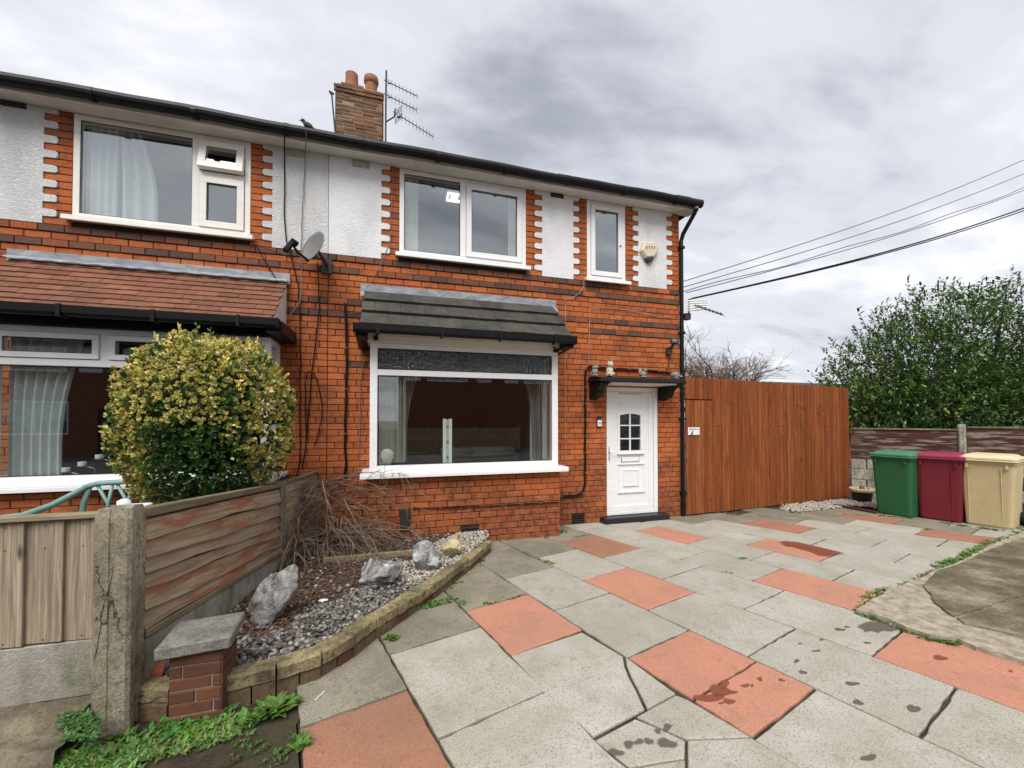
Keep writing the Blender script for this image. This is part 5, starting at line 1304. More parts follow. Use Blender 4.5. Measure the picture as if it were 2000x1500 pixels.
post('concrete_post', -1.305, -3.07, .15, .15, -.12, 1.055, R(3), 'concrete_post', 'crumbling slotted concrete post where the two low fences meet', 1)
post('concrete_post', FB.x, FB.y, .095, .1, -.05, zt1 + .045, -.13, 'concrete_post', 'slim concrete post behind the bare shrub', 5)
FF = thing('front_fence', (-1.9, -3.0, 0), 'front fence of upright weathered feather-edge boards over a concrete gravel board', 'fence')
x = -1.405; i = 0
while x > -3.2:
    w_ = .16; zb = .385 + .006 * math.sin(i * 1.3); mb = MB()
    mb.prism([(x, -3.03, zb), (x - w_, -3.012, zb), (x - w_, -2.998, zb), (x, -3.004, zb)][::-1], (0, 0, .995 - zb))
    build(mb, 'board', 'fence_board', FF, bevel=.003); x -= .152; i += 1
build(MB().box(-3.2, -1.39, -3.05, -2.975, .998, 1.022), 'cap_rail', 'fence_rail', FF, bevel=.004)
build(MB().box(-3.2, -1.385, -2.996, -2.96, .42, .46).box(-3.2, -1.385, -2.996, -2.96, .85, .9), 'back_rail', 'fence_rail', FF)
build(MB().box(-3.2, -1.385, -3.025, -2.985, .105, .382), 'gravel_board', 'gravel_board', FF, bevel=.005)
mb = MB()
for i in range(14):
    for zz in (.41, .86, .97): mb.tube([(-1.48 - .152 * i, -3.026, zz), (-1.48 - .152 * i, -3.02, zz)], .0025, 6)
build(mb, 'nails', 'metal_dark', FF)
# rough concrete footing under the fence
mb = MB(); nx, ny = 46, 22; P0_, P1_ = (-3.3, -3.42), (-1.4, -2.97)
for j in range(ny + 1):
    for i in range(nx + 1):
        x, y = P0_[0] + (P1_[0] - P0_[0]) * i / nx, P0_[1] + (P1_[1] - P0_[1]) * j / ny
        fr = (y - P0_[1]) / (P1_[1] - P0_[1]); h = .105 if fr > .62 + .1 * mnoise.noise(Vector((x * 5, 0, 3))) else (.055 if fr > .22 + .16 * mnoise.noise(Vector((x * 4, 1, 7))) and x < -1.42 + .1 * fr else -.05)
        mb.v.append((x, y, h + mnoise.fractal(Vector((x * 9, y * 9, 0)), 1, 2, 4) * .014 - .03 * max(0, (x + 1.6) * 2) * (fr < .6)))
for j in range(ny):
    for i in range(nx): q = j * (nx + 1) + i; mb.f.append((q, q + 1, q + nx + 2, q + nx + 1)); mb.mi.append(0)
o = build(mb, 'fence_footing', 'footing', None, smooth=True, loc=(-2.2, -3.2, 0)); tag(o, 'rough broken concrete footing below the front fence', 'footing')

# ================================================================== plants
def leaf_fan(mb, cols, p, d, n_, L, W, cc, ce, fold=.25):
    """folded six-sided leaf from p along d with normal n_; centre colour cc, rim colour ce"""
    s_ = d.cross(n_); 
    if s_.length < 1e-5: return
    s_.normalize(); up = s_.cross(d).normalized(); b = len(mb.v)
    pts = [p, p + d * L * .5 + up * L * .06, p + d * L * .3 + s_ * W + up * W * fold, p + d * L * .72 + s_ * W * .8 + up * W * fold, p + d * L + up * (-L * .05), p + d * L * .72 - s_ * W * .8 + up * W * fold, p + d * L * .3 - s_ * W + up * W * fold]
    mb.v += [tuple(q) for q in pts]; mb.f += [(b + 1, b, b + 2), (b + 1, b + 2, b + 3), (b + 1, b + 3, b + 4), (b + 1, b + 4, b + 5), (b + 1, b + 5, b + 6), (b + 1, b + 6, b)]; mb.mi += [0] * 6
    cols += [ce, cc, ce, ce, ce, ce, ce]
def rdir(): 
    while True:
        v = Vector((rnd(-1, 1), rnd(-1, 1), rnd(-1, 1)))
        if .05 < v.length < 1: return v.normalized()
# round variegated bush
BC = Vector((-1.54, -1.33, 1.475)); BR = Vector((.645, .55, .75))
BUSH = thing('variegated_bush', (BC.x, BC.y, 0), 'large round clipped bush with yellow and green leaves behind the low fence', 'bush')
mb = MB(); cols = []
def bush_r(d):
    q = (abs(d.x) ** 2.5 + abs(d.y) ** 2.5 + abs(d.z) ** 2.5) ** -.4
    return q * (.97 + .085 * mnoise.noise(d * 2.3) + .06 * mnoise.noise(d * 6 + Vector((3, 1, 2))))
ylo = [(.74, .63, .16), (.66, .56, .13), (.8, .72, .3), (.58, .52, .13)]; grn = [(.045, .1, .025), (.065, .14, .03), (.035, .08, .02), (.1, .19, .04)]
for _ in range(9500):       # little rosettes of leaves at shoot ends
    d = rdir()
    if d.y > .55: continue
    shell = rnd(.72, .95) if random.random() < .42 else rnd(.93, 1.03)
    p = BC + Vector((d.x * BR.x, d.y * BR.y, d.z * BR.z)) * bush_r(d) * shell
    nn = Vector((d.x / BR.x, d.y / BR.y, d.z / BR.z)).normalized()
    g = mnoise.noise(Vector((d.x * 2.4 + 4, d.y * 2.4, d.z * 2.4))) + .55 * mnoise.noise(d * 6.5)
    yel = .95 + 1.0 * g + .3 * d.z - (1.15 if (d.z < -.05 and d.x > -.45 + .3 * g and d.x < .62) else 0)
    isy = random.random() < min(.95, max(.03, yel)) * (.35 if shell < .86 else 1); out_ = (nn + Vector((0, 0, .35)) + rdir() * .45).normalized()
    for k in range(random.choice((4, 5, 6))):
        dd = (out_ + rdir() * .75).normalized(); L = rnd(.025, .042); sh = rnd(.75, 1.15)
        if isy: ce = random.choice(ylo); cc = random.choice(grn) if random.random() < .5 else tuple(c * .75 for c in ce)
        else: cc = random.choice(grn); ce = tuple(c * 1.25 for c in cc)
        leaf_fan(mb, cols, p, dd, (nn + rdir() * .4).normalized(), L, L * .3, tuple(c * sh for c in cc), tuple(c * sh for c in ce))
for sp in range(75):         # stray shoots standing clear of the clipped outline
    d = Vector((rnd(-1, 1), rnd(-.8, .2), rnd(-.3, 1))).normalized(); p = BC + Vector((d.x * BR.x, d.y * BR.y, d.z * BR.z)) * bush_r(d) * .98; hh = rnd(.04, .12); c0 = random.choice(grn) if random.random() < .5 else random.choice(ylo)
    for k in range(9): leaf_fan(mb, cols, p + (d * .6 + Vector((0, 0, .6))) * (hh * k / 9), (rdir() + d * .5 + Vector((0, 0, .6))).normalized(), rdir(), .04, .012, c0, tuple(c * 1.15 for c in c0))
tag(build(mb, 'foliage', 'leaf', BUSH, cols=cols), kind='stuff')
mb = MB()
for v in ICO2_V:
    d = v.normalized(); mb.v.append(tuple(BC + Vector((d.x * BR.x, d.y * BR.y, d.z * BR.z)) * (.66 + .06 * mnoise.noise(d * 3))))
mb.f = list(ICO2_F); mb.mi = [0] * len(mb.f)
cc_ = [(.006, .011, .004)] * len(mb.v); build(mb, 'shade_core', 'leaf', BUSH, cols=cc_)  # near-black solid core, the shade inside the bush put into its colour
mb = MB(); 
for k in range(4): mb.tube([(BC.x + rnd(-.08, .08), BC.y + rnd(-.08, .08), -.1), (BC.x + rnd(-.2, .2), BC.y + rnd(-.15, .15), .9)], [.04, .02], 6)
build(mb, 'trunk', 'bark', BUSH)

def rosette(p, R_, n_, cA, cB, mb, cols, L=None, jag=True):
    for k in range(n_):
        t = rnd(0, 6.3); d = Vector((math.cos(t), math.sin(t), rnd(.15, .9))).normalized(); c = tuple(a + (b - a) * random.random() for a, b in zip(cA, cB))
        q = p + Vector((rnd(-1, 1), rnd(-1, 1), 0)) * R_ * .35; leaf_fan(mb, cols, q, d, (Vector((0, 0, 1)) + rdir() * .3).normalized(), R_ * rnd(.5, 1.05), R_ * rnd(.1, .2), tuple(x * .85 for x in c), c)
GA, GB = (.07, .16, .025), (.16, .3, .06)
# named weeds by the kerb
for x, y, r, n_, lab in ((535, 1392, .1, 90, 'large leafy weed clump at the foot of the kerb beside the pier'), (688, 1270, .06, 42, 'leafy weed at the kerb joint nearest the large grey slab'), (765, 1248, .062, 46, 'leafy weed growing where kerb and two dirty slabs meet'), (590, 1455, .06, 34, 'small weed beside the terracotta corner slab')):
    p = onG(x, y); mb = MB(); cols = []; rosette(p, r, n_, GA, GB, mb, cols); 
    if n_ > 60:
        rosette(p + Vector((-.1, -.04, 0)), r * .85, 50, GA, GB, mb, cols); rosette(p + Vector((.06, .05, 0)), r * .8, 40, GA, GB, mb, cols)
    tag(build(mb, 'weed_plant', 'leaf', None, cols=cols, loc=p), lab, 'weed')
mb = MB(); cols = []
def strip(pix, n_, r, spread=.02, ca=GA, cb=GB, k=4, h=0.0):
    made = 0
    while made < n_:           # uneven clumps with gaps between them
        i = random.randrange(len(pix) - 1); t = random.random(); a, b = pix[i], pix[i + 1]; m_ = random.choice((1, 2, 4, 7)); f = rnd(.45, 1.3); tone = rnd(.65, 1.15)
        c = onG(a[0] + (b[0] - a[0]) * t, a[1] + (b[1] - a[1]) * t) + Vector((rnd(-spread, spread), rnd(-spread, spread), h))
        for _ in range(m_): rosette(c + Vector((rnd(-1, 1), rnd(-1, 1), 0)) * r * .9 * f, r * f * rnd(.6, 1.2), k, tuple(x * tone for x in ca), tuple(x * tone for x in cb), mb, cols)
        made += m_
strip([(835, 1188), (850, 1180), (885, 1170), (905, 1180)], 70, .045); strip([(880, 1150), (915, 1120), (945, 1095)], 28, .03); strip([(948, 1180), (985, 1172), (1030, 1160)], 60, .022, .012, (.12, .15, .03), (.2, .24, .07))
strip([(1012, 1076), (1045, 1088), (1085, 1104)], 70, .026, .02, (.14, .19, .04), (.24, .28, .09)); strip([(1058, 1084), (1095, 1075), (1130, 1070)], 34, .018, .01, (.13, .16, .04), (.2, .24, .08))
strip([(1062, 1050), (1080, 1040), (1098, 1038)], 40, .05, .03); strip([(990, 1050), (1035, 1048)], 20, .04, .02, GA, (.13, .22, .06)); strip([(1118, 1050), (1160, 1044)], 30, .022, .015); strip([(1445, 1093), (1462, 1089)], 14, .03, .02); strip([(1405, 1117), (1430, 1120)], 12, .02, .015)
strip([(1672, 1194), (1705, 1160), (1740, 1152), (1800, 1130), (1840, 1110)], 260, .03, .03, (.1, .17, .03), (.2, .3, .07)); strip([(1840, 1112), (1890, 1092), (1935, 1066), (2000, 1040), (2080, 1010)], 1100, .042, .065, (.1, .2, .03), (.2, .34, .07)); strip([(1672, 1198), (1730, 1216), (1770, 1234), (1830, 1252), (1870, 1258)], 300, .028, .022, (.08, .14, .03), (.17, .25, .06)); strip([(1990, 1068), (1960, 1140), (1950, 1135)], 30, .02, .03)
strip([(1385, 1000), (1420, 1002), (1470, 1010)], 40, .035, .05, (.13, .17, .05), (.22, .26, .1)); strip([(1715, 1006), (1780, 1014)], 40, .035, .02); strip([(1835, 1020), (1900, 1030), (1960, 1036)], 120, .04, .03, (.12, .2, .04), (.24, .32, .1)); strip([(1540, 1001), (1560, 1003)], 12, .03)
strip([(1650, 1003), (1700, 1008)], 26, .025, .02); strip([(1800, 1037), (1815, 1033)], 14, .03, .02)
strip([(60, 1500), (200, 1480), (330, 1430), (430, 1400)], 420, .04, .07, (.06, .15, .025), (.17, .33, .06), 6); strip([(140, 1500), (260, 1480), (400, 1440), (470, 1410)], 420, .036, .08, (.1, .2, .04), (.24, .38, .1), 6); strip([(470, 1450), (560, 1480), (575, 1440)], 90, .03, .03, (.05, .11, .02), (.12, .2, .05)); strip([(300, 1440), (420, 1470), (540, 1500)], 60, .02, .09, (.06, .07, .015), (.12, .12, .03))
for k in range(90):
    p = onZ(rnd(120, 190), rnd(1390, 1450), .09); rosette(p, .035, 5, (.05, .13, .03), (.1, .22, .06), mb, cols)
tag(build(mb, 'weeds', 'leaf', None, cols=cols, loc=(2, -3, 0)), 'low green weeds in the paving joints and along the edges', 'weeds', kind='stuff')

# bare arching shrub in the corner of the bed
SHR = thing('bare_shrub', (-.74, -.72, .06), 'leafless tangled shrub with arching brown twigs in the corner of the bed', 'shrub')
mb = MB(); rs = random.Random(5)
def twig(mb, p, d, L, r, lvl, droop, rs, sides=4, kids=(5, 4, 0), mat=0, wob=.3):
    n_ = 6 if lvl == 0 else 4; P = [p.copy()]; dirs = [d.copy()]
    for k in range(n_):
        d = (d + Vector((rs.gauss(0, wob * .35), rs.gauss(0, wob * .35), rs.gauss(0, wob * .25) - droop / n_))).normalized(); p = p + d * (L / n_); P.append(p.copy()); dirs.append(d.copy())
    mb.tube(P, [r * (1 - .75 * k / n_) for k in range(n_ + 1)], sides, False)
    if lvl < 2:
        for k in range(kids[lvl]):
            i = rs.randint(1, n_); q = P[i]; e = (dirs[i] + Vector((rs.gauss(0, .6), rs.gauss(0, .6), rs.gauss(0, .45)))).normalized(); twig(mb, q, e, L * rs.uniform(.28, .6), r * .55, lvl + 1, droop * .7, rs, 3, kids, mat, wob)
for k in range(60):
    t = rs.uniform(0, 6.28); rad = Vector((math.cos(t) * 1.15, -abs(math.sin(t)) * 1.0 + .2, 0)); root = Vector((-.74 + rs.gauss(0, .12), -.72 + rs.gauss(0, .1), .05)); d = (rad + Vector((0, 0, rs.uniform(.7, 1.9)))).normalized()
    twig(mb, root, d, rs.uniform(.75, 1.25), rs.uniform(.006, .012), 0, rs.uniform(1.2, 2.2), rs, 5, (6, 4, 0))
for k in range(26):       # horizontal sprays against the wall and the fence
    root = Vector((rs.uniform(-.9, -.4), -.5, rs.uniform(.5, .85))); d = Vector((rs.choice((-1, 1)) * rs.uniform(.5, 1), rs.uniform(-.7, .1), rs.uniform(-.1, .35))).normalized(); twig(mb, root, d, rs.uniform(.5, .9), .007, 0, rs.uniform(.3, .9), rs, 5, (6, 4, 0))
tag(build(mb, 'branches', 'twig', SHR), kind='stuff')
mb = MB().tube([(-.8, -.74, .05), (-.75, -.62, .4), (-.6, -.42, .7), (-.35, -.3, .82)], [.026, .022, .017, .009], 7)
build(mb, 'trunk', 'bark', SHR)

# laurel beyond the back fence
LRL = thing('laurel_tree', (11.6, .9, -.1), 'big glossy green laurel tree spreading above the back fence', 'tree'); LC = Vector((12.1, .55, 1.5))
mb = MB(); cols = []; rs = random.Random(11); br = MB()
lobes = [(Vector((10.1, 1.1, 1.6)), .9), (Vector((10.6, 1.0, 1.95)), 1.1), (Vector((11.2, .75, 2.5)), 1.35), (Vector((12.0, .35, 2.9)), 1.5), (Vector((12.9, .0, 3.0)), 1.5), (Vector((13.6, -.4, 2.7)), 1.4), (Vector((11.6, .1, 1.5)), 1.3), (Vector((12.7, -.5, 1.6)), 1.4), (Vector((10.3, .6, 1.2)), .9), (Vector((14.4, -.8, 2.4)), 1.3), (Vector((9.9, .75, 1.3)), .7), (Vector((10.9, .1, 1.35)), 1.0), (Vector((11.9, -.4, 1.5)), 1.0), (Vector((13.2, -1.0, 1.6)), 1.1), (Vector((14.2, -1.6, 1.8)), 1.2), (Vector((11.4, .9, 1.5)), 1.2), (Vector((12.6, .6, 1.8)), 1.3)]
for c, r in lobes:
    br.tube([(11.8 + rs.uniform(-.4, .4), .5 + rs.uniform(-.3, .3), -.1), (Vector((11.8, .5, 1.0)) + c) / 2 + Vector((0, 0, -.2)), c, c + Vector((rs.uniform(-.3, .3), rs.uniform(-.3, .3), r * .8))], [.07, .05, .03, .01], 6)
    for _ in range(int(310 * r * r)):
        d = Vector((rs.gauss(0, 1), rs.gauss(0, 1), rs.gauss(0, 1))).normalized(); p = c + d * r * (rs.uniform(.45, 1) ** .6) * (1 + .25 * mnoise.noise(d * 2 + c)); 
        if p.z < .9: continue
        ax = (d + Vector((0, 0, .8)) + Vector((rs.gauss(0, .3), rs.gauss(0, .3), rs.gauss(0, .3)))).normalized(); SL = rs.uniform(.18, .34)
        if rs.random() < .3: br.tube([p - ax * .3, p + ax * SL], [.008, .003], 3, False)
        tone = rs.random()
        for k in range(rs.randint(7, 11)):
            q = p + ax * SL * (k / 9); e = (ax * .45 + Vector((rs.gauss(0, 1), rs.gauss(0, 1), rs.gauss(0, .8))).normalized()).normalized(); g_ = rs.uniform(.7, 1.2)
            cc = (.05, .115, .027) if tone < .45 else (.095, .18, .04) if tone < .8 else (.18, .265, .065)
            leaf_fan(mb, cols, q, e, (Vector((0, 0, 1)) + e * -.3 + Vector((rs.gauss(0, .3), rs.gauss(0, .3), 0))).normalized(), rs.uniform(.07, .13), rs.uniform(.014, .021), tuple(x * g_ for x in cc), tuple(x * g_ * 1.15 for x in cc), .2)
for _ in range(34):       # shoots standing clear of the outline
    c, r = rs.choice(lobes[:6] + lobes[9:]); d = Vector((rs.gauss(0, .6), rs.gauss(0, .5) - .3, 1)).normalized(); p = c + d * r * .92; L = rs.uniform(.3, .62); ax = (d + Vector((0, 0, .5))).normalized(); br.tube([p, p + ax * L], [.008, .003], 3, False)
    for k in range(12):
        e = (ax * .6 + Vector((rs.gauss(0, 1), rs.gauss(0, 1), rs.gauss(0, .5))).normalized()).normalized(); leaf_fan(mb, cols, p + ax * L * k / 11, e, Vector((0, 0, 1)), .14, .024, (.045, .1, .03), (.055, .12, .035), .2)
tag(build(mb, 'foliage', 'leaf_glossy', LRL, cols=cols), kind='stuff'); build(br, 'branches', 'bark', LRL)

# leafless tree beyond the brown fence
BT = thing('bare_tree', (9.6, 4.6, -.1), 'leafless twiggy tree behind the tall brown fence', 'tree'); mb = MB(); rs = random.Random(3)
tk = MB().tube([(9.6, 4.6, -.1), (9.55, 4.6, 1.0), (9.5, 4.55, 1.6)], [.16, .12, .1], 8); build(tk, 'trunk', 'bark', BT)
def limb(p, d, L, r, lvl):
    P = [p.copy()]
    for k in range(4): d = (d + Vector((rs.gauss(0, .16), rs.gauss(0, .16), rs.gauss(0, .1) + .03))).normalized(); p = p + d * (L / 4); P.append(p.copy())
    mb.tube(P, [r, r * .85, r * .7, r * .55, r * .4], 5 if lvl < 2 else 3, False)
    if lvl < 4:
        for k in range((6, 5, 5, 3)[lvl]):
            q = P[rs.randint(1, 4)]; e = (d + Vector((rs.gauss(0, .75), rs.gauss(0, .75), rs.gauss(0, .45) + .1))).normalized(); limb(q, e, L * rs.uniform(.45, .72), r * .5, lvl + 1)
for k in range(13):
    t = k * .63; limb(Vector((9.2, 4.55, 1.5)), Vector((math.cos(t) * 1.15, math.sin(t) * .7, rs.uniform(.35, 1.2))).normalized(), rs.uniform(1.25, 1.6), .05, 0)
tag(build(mb, 'branches', 'twig_pale', BT), kind='stuff')

# ================================================================== right side: brown fence, gate, back fence, bins
BA, BB = Vector((4.605, -.055, 0)), Vector((8.86, .36, 0)); bd = (BB - BA).normalized()
BF = thing('timber_fence', BA, 'tall orange-brown fence of upright boards running right from the house', 'fence')
L_ = (BB - BA).length; nbd = 44; w_ = L_ / nbd; gate_n = 6
def ztop(f): return 2.18 - .055 * f
gate = None
for i in range(nbd):
    a, b = BA + bd * (w_ * i + .003), BA + bd * (w_ * (i + 1) - .003); f = i / nbd; zb = GZ(a.y) + .02; th = rnd(.0, .012)
    if i < gate_n:
        mb = MB(); obox(mb, a, b, .016, 1.825, ztop(f), 1.825, ztop(f), th); build(mb, 'board', 'fence_brown', BF)
    else:
        mb = MB(); z1 = ztop(f) + rnd(-.014, .012); obox(mb, a, b, .016, zb, z1, zb, z1, th); build(mb, 'board', 'fence_brown', BF)
gb0, gb1 = BA + bd * .004, BA + bd * (w_ * gate_n - .006)
mb = MB()
for zz in (.25, 1.0, 1.6): obox(mb, gb0, gb1, .03, zz, zz + .09, zz, zz + .09, -.034)
gate = build(mb, 'gate', 'fence_brown', BF)
for i in range(gate_n):
    a, b = BA + bd * (w_ * i + .003), BA + bd * (w_ * (i + 1) - .001); mb = MB(); obox(mb, a, b, .016, GZ(0) + .03, 1.805, GZ(0) + .03, 1.805, rnd(.001, .005)); build(mb, 'board', 'fence_brown', gate)
mb = MB()
for zz in (.35, 1.1, 1.9): obox(mb, BA + bd * .6, BB, .04, zz, zz + .09, zz, zz + .09, -.044)
for f in (.16, .55, .99): p = BA + bd * L_ * f; obox(mb, p, p + bd * .09, .09, -.1, 2.08, -.1, 2.08, -.14)
build(mb, 'frame', 'fence_brown', BF)
mb = MB(); obox(mb, BA + bd * .01, BB - bd * .01, .006, GZ(0) + .04, 2.1, GZ(0) + .04, 2.08, -.008); build(mb, 'gap_shade_sheet', 'plank_red', BF)  # dark sheet added behind the boards so their gaps read as shadow lines
bnn = Vector((bd.y, -bd.x, 0))
mb = MB(); rs = random.Random(2)
for k in range(46):          # pale curved scuffs left on the stain
    f = rs.uniform(.12, .98); zc = rs.choice((1.98, 1.9, 1.72, 1.62, 1.6, 1.85, 1.5, 1.42)) + rs.uniform(-.03, .03) - .12 * f; rr = rs.uniform(.14, .3); P = []; n_ = 9; s0 = rs.uniform(-.9, -.1); s1 = s0 + rs.uniform(.35, 1.0)
    for q in range(n_ + 1):
        t = s0 + (s1 - s0) * q / n_; P.append(BA + bd * (L_ * f + math.sin(t) * rr) + bnn * .0275 + Vector((0, 0, zc - math.cos(t) * rr * .55)))
    if any((p - BA).dot(bd) > L_ - .02 for p in P): continue
    mb.tube(P, .003, 3, False)
tag(build(mb, 'scuff_marks', 'scuff', BF), kind='stuff')
# notice on the gate
sp = px_plane(1352, 842, bnn, bnn.dot(BA)); SG = thing('notice', sp + bnn * .03, 'small white notice with a dog outline on the gate', 'sign')
s0 = sp + bnn * .03
def sgp(a, z, o=0.0): return s0 + bd * a + bnn * o + Vector((0, 0, z))
pl_ = MB(); obox(pl_, sgp(-.125, 0), sgp(.125, 0), .006, s0.z - .062, s0.z + .062, s0.z - .062, s0.z + .062, 0.0); build(pl_, 'board', 'white_plain', SG, bevel=.002)
def txt(body, size, at, par, mat, ax, nrm_):
    c = bpy.data.curves.new('lettering', 'FONT'); c.body = body; c.size = size; c.extrude = .0004; c.align_x = 'LEFT'
    o = bpy.data.objects.new('lettering', c); COL.objects.link(o); o.data.materials.append(MAT[mat]); o.parent = par; o.location = Vector(at) - wl(par)
    o.rotation_euler = (R(90), 0, math.atan2(ax.y, ax.x))
    me = bpy.data.meshes.new_from_object(o.evaluated_get(bpy.context.evaluated_depsgraph_get())); q = bpy.data.objects.new('lettering', me); COL.objects.link(q); q.parent = par; q.location = o.location; q.rotation_euler = o.rotation_euler
    bpy.data.objects.remove(o); return q
txt('BEWARE', .032, sgp(-.1, .022, .0075), SG, 'print_black', bd, bnn); txt('OF THE', .022, sgp(.03, .022, .0075), SG, 'print_black', bd, bnn)
dog = [(-.055, -.05), (-.03, -.052), (-.028, -.035), (-.012, -.03), (-.004, -.052), (.004, -.052), (.0, -.02), (-.002, 0), (.004, .008), (.008, .016), (-.002, .018), (-.01, .022), (-.016, .012), (-.02, -.005), (-.034, -.02), (-.05, -.03)]
mb = MB().prism([sgp(a - .02, z - .01, .0068) for a, z in dog], tuple(bnn * .001)); build(mb, 'dog_outline', 'print_black', SG)

# back fence: block wall, timber panels, concrete post
Q1, Q2 = Vector((8.9, .33, 0)), Vector((9.74, -.94, 0)); qd = (Q2 - Q1).normalized(); qn = Vector((qd.y, -qd.x, 0))
if qn.dot(CAM - Q1) < 0: pass
qd_far = Q2 + qd * .12; Q3 = Q2 + qd * 2.3
BKF = thing('back_fence', Q2, 'dark brown flaking timber panels on a pale block wall behind the bins', 'fence')
sgn = 1 if qn.dot(Vector((CAM.x, CAM.y, 0)) - Q1) > 0 else -1
def brd(a, b, z0, z1, z2, z3, off, t=.02):
    mb = MB(); obox(mb, a, b, t, z0, z1, z2, z3, off if sgn > 0 else -off - t); return mb
for (A, B, zt_, zb_) in ((Q1, Q2 - qd * .06, 1.29, .70), (Q2 + qd * .06, Q3, 1.335, .74)):
    n_ = 5; h = (zt_ - zb_) / n_
    for i in range(n_):
        n0 = 10; mb = MB(); ph = rnd(0, 6)
        for k in range(n0):
            p, q = A + (B - A) * (k / n0), A + (B - A) * ((k + 1) / n0)
            def e(t): return .01 * math.sin(t * 9 + ph) + .006 * math.sin(t * 23 + ph)
            tmp = brd(p, q, zb_ + h * i - .015 + e(k / n0), zb_ + h * (i + 1), zb_ + h * i - .015 + e((k + 1) / n0), zb_ + h * (i + 1), .012, .016 + .004 * (i % 2)); mb.add(tmp.v, tmp.f)
        build(mb, 'board', 'back_board', BKF)
    build(brd(A, B, zt_, zt_ + .03, zt_, zt_ + .03, -.005, .055), 'cap_rail', 'footing', BKF, bevel=.004)
# blocks of the low wall
z = -.12; row = 0
while z < .69:
    x = -.2 if row % 2 else 0.0; T = (Q3 - Q1).length
    while x < T:
        a, b = max(0, x), min(T, x + .43)
        if b - a > .06: build(brd(Q1 + qd * (a + .004), Q1 + qd * (b - .004), z + .004, min(z + .206, .70), z + .004, min(z + .206, .70), .012 + rnd(0, .005), .05), 'block', 'block_wall', BKF, bevel=.008)
        x += .44
    z += .21; row += 1
build(brd(Q1, Q3, -.12, .69, -.12, .69, -.06, .065), 'block_core', 'mortar_pale', BKF)
post('concrete_post', Q2.x, Q2.y, .1, .11, -.1, 1.4, math.atan2(qd.y, qd.x), 'block_wall', 'pale concrete fence post above the red bin', 9)

def rrect(w, d, r, z, cx=0, cy=0, n_=4):
    P = []
    for sx, sy, t0 in ((1, 1, 0), (-1, 1, 90), (-1, -1, 180), (1, -1, 270)):
        for k in range(n_ + 1):
            t = R(t0 + 90 * k / n_); P.append((cx + sx * (w / 2 - r) + r * math.cos(t), cy + sy * (d / 2 - r) + r * math.sin(t), z))
    return P
def loft(mb, rings, m=0):
    n_ = len(rings[0]); b = len(mb.v)
    for r_ in rings: mb.v += [tuple(q) for q in r_]
    for k in range(len(rings) - 1):
        for i in range(n_): mb.f.append((b + k * n_ + i, b + k * n_ + (i + 1) % n_, b + (k + 1) * n_ + (i + 1) % n_, b + (k + 1) * n_ + i)); mb.mi.append(m)
    mb.f.append(tuple(b + i for i in range(n_))[::-1]); mb.mi.append(m); k = len(rings) - 1; mb.f.append(tuple(b + k * n_ + i for i in range(n_))); mb.mi.append(m); return mb
def wheelie(loc, rz, mb_, ml_, label, s_=1.0, crease=True):
    t = thing('wheelie_bin', loc, label, 'bin', 'three wheelie bins by the back fence'); t.rotation_euler = (0, 0, rz)
    def B(mb, name, mat, **k):
        o = build(mb, name, mat, None, loc=(0, 0, 0), **k); o.parent = t; return o
    W = lambda v: [tuple(c * s_ for c in q) for q in v]
    m = MB(); loft(m, [rrect(.44, .50, .05, .0), rrect(.46, .53, .05, .03), rrect(.53, .64, .05, .86), rrect(.535, .65, .05, .9), rrect(.56, .69, .05, .905), rrect(.56, .69, .05, .94)]); m.v = W(m.v)
    body = B(m, 'body', mb_, smooth=False, bevel=.006, seg=2)
    if crease:
        m = MB()
        for xx in (-.19, .13): m.add([(xx, -.262, .05), (xx + .012, -.262, .05), (xx + .016, -.337, .86), (xx, -.337, .86), (xx + .004, -.268, .05), (xx + .006, -.343, .86)], [(0, 4, 5, 3), (4, 1, 2, 5)])
        m.v = W(m.v); B(m, 'rib', mb_)
    m = MB()
    for xx in (-.2, .18): m.box(xx, xx + .03, -.36, -.33, .84, .9)
    m.v = W(m.v); B(m, 'comb_lug', mb_)
    m = MB(); loft(m, [rrect(.57, .71, .05, .942, 0, -.01), rrect(.59, .735, .05, .944, 0, -.01), rrect(.59, .735, .05, .956, 0, -.01), rrect(.574, .72, .05, .96, 0, -.01), rrect(.574, .72, .05, .966, 0, -.01), rrect(.59, .735, .05, .97, 0, -.01), rrect(.588, .732, .05, .99, 0, -.01), rrect(.565, .71, .06, 1.002, 0, -.01), rrect(.5, .62, .06, 1.006, 0, -.01), rrect(.46, .57, .07, 1.03, 0, -.0), rrect(.4, .49, .07, 1.036, 0, 0)]); m.v = W(m.v)
    lid = B(m, 'lid', ml_, bevel=.004)
    m = MB().tube([(-.26, .36, .93), (-.26, .42, .98), (.26, .42, .98), (.26, .36, .93)], .018, 7)
    for xx in (-.18, .15): m.box(xx, xx + .04, .33, .41, .95, 1.0)
    m.v = W(m.v); B(m, 'handle', ml_)
    for xx in (-.29, .23):
        m = MB().tube([(xx, .24, .1), (xx + .06, .24, .1)], .1, 18); m.v = W(m.v); wh = B(m, 'wheel', 'gutter_black', bevel=.008)
        m = MB().tube([(xx - .004, .24, .1), (xx + .064, .24, .1)], .045, 12); m.v = W(m.v); o = build(m, 'hub', 'cable_grey', None, loc=(0, 0, 0)); o.parent = wh
    m = MB().tube([(-.28, .24, .1), (.28, .24, .1)], .012, 6); m.v = W(m.v); B(m, 'axle', 'metal_dark'); return t
def binat(pl, pr, rz_off, *a, **k):
    A, B = onG(*pl), onG(*pr); d = (B - A); ang = math.atan2(d.y, d.x); c = (A + B) / 2; inw = Vector((-d.y, d.x, 0)).normalized()
    c = c + inw * .25; c.z = GZ(c.y) + .002; return wheelie(c, ang + rz_off, *a, **k)
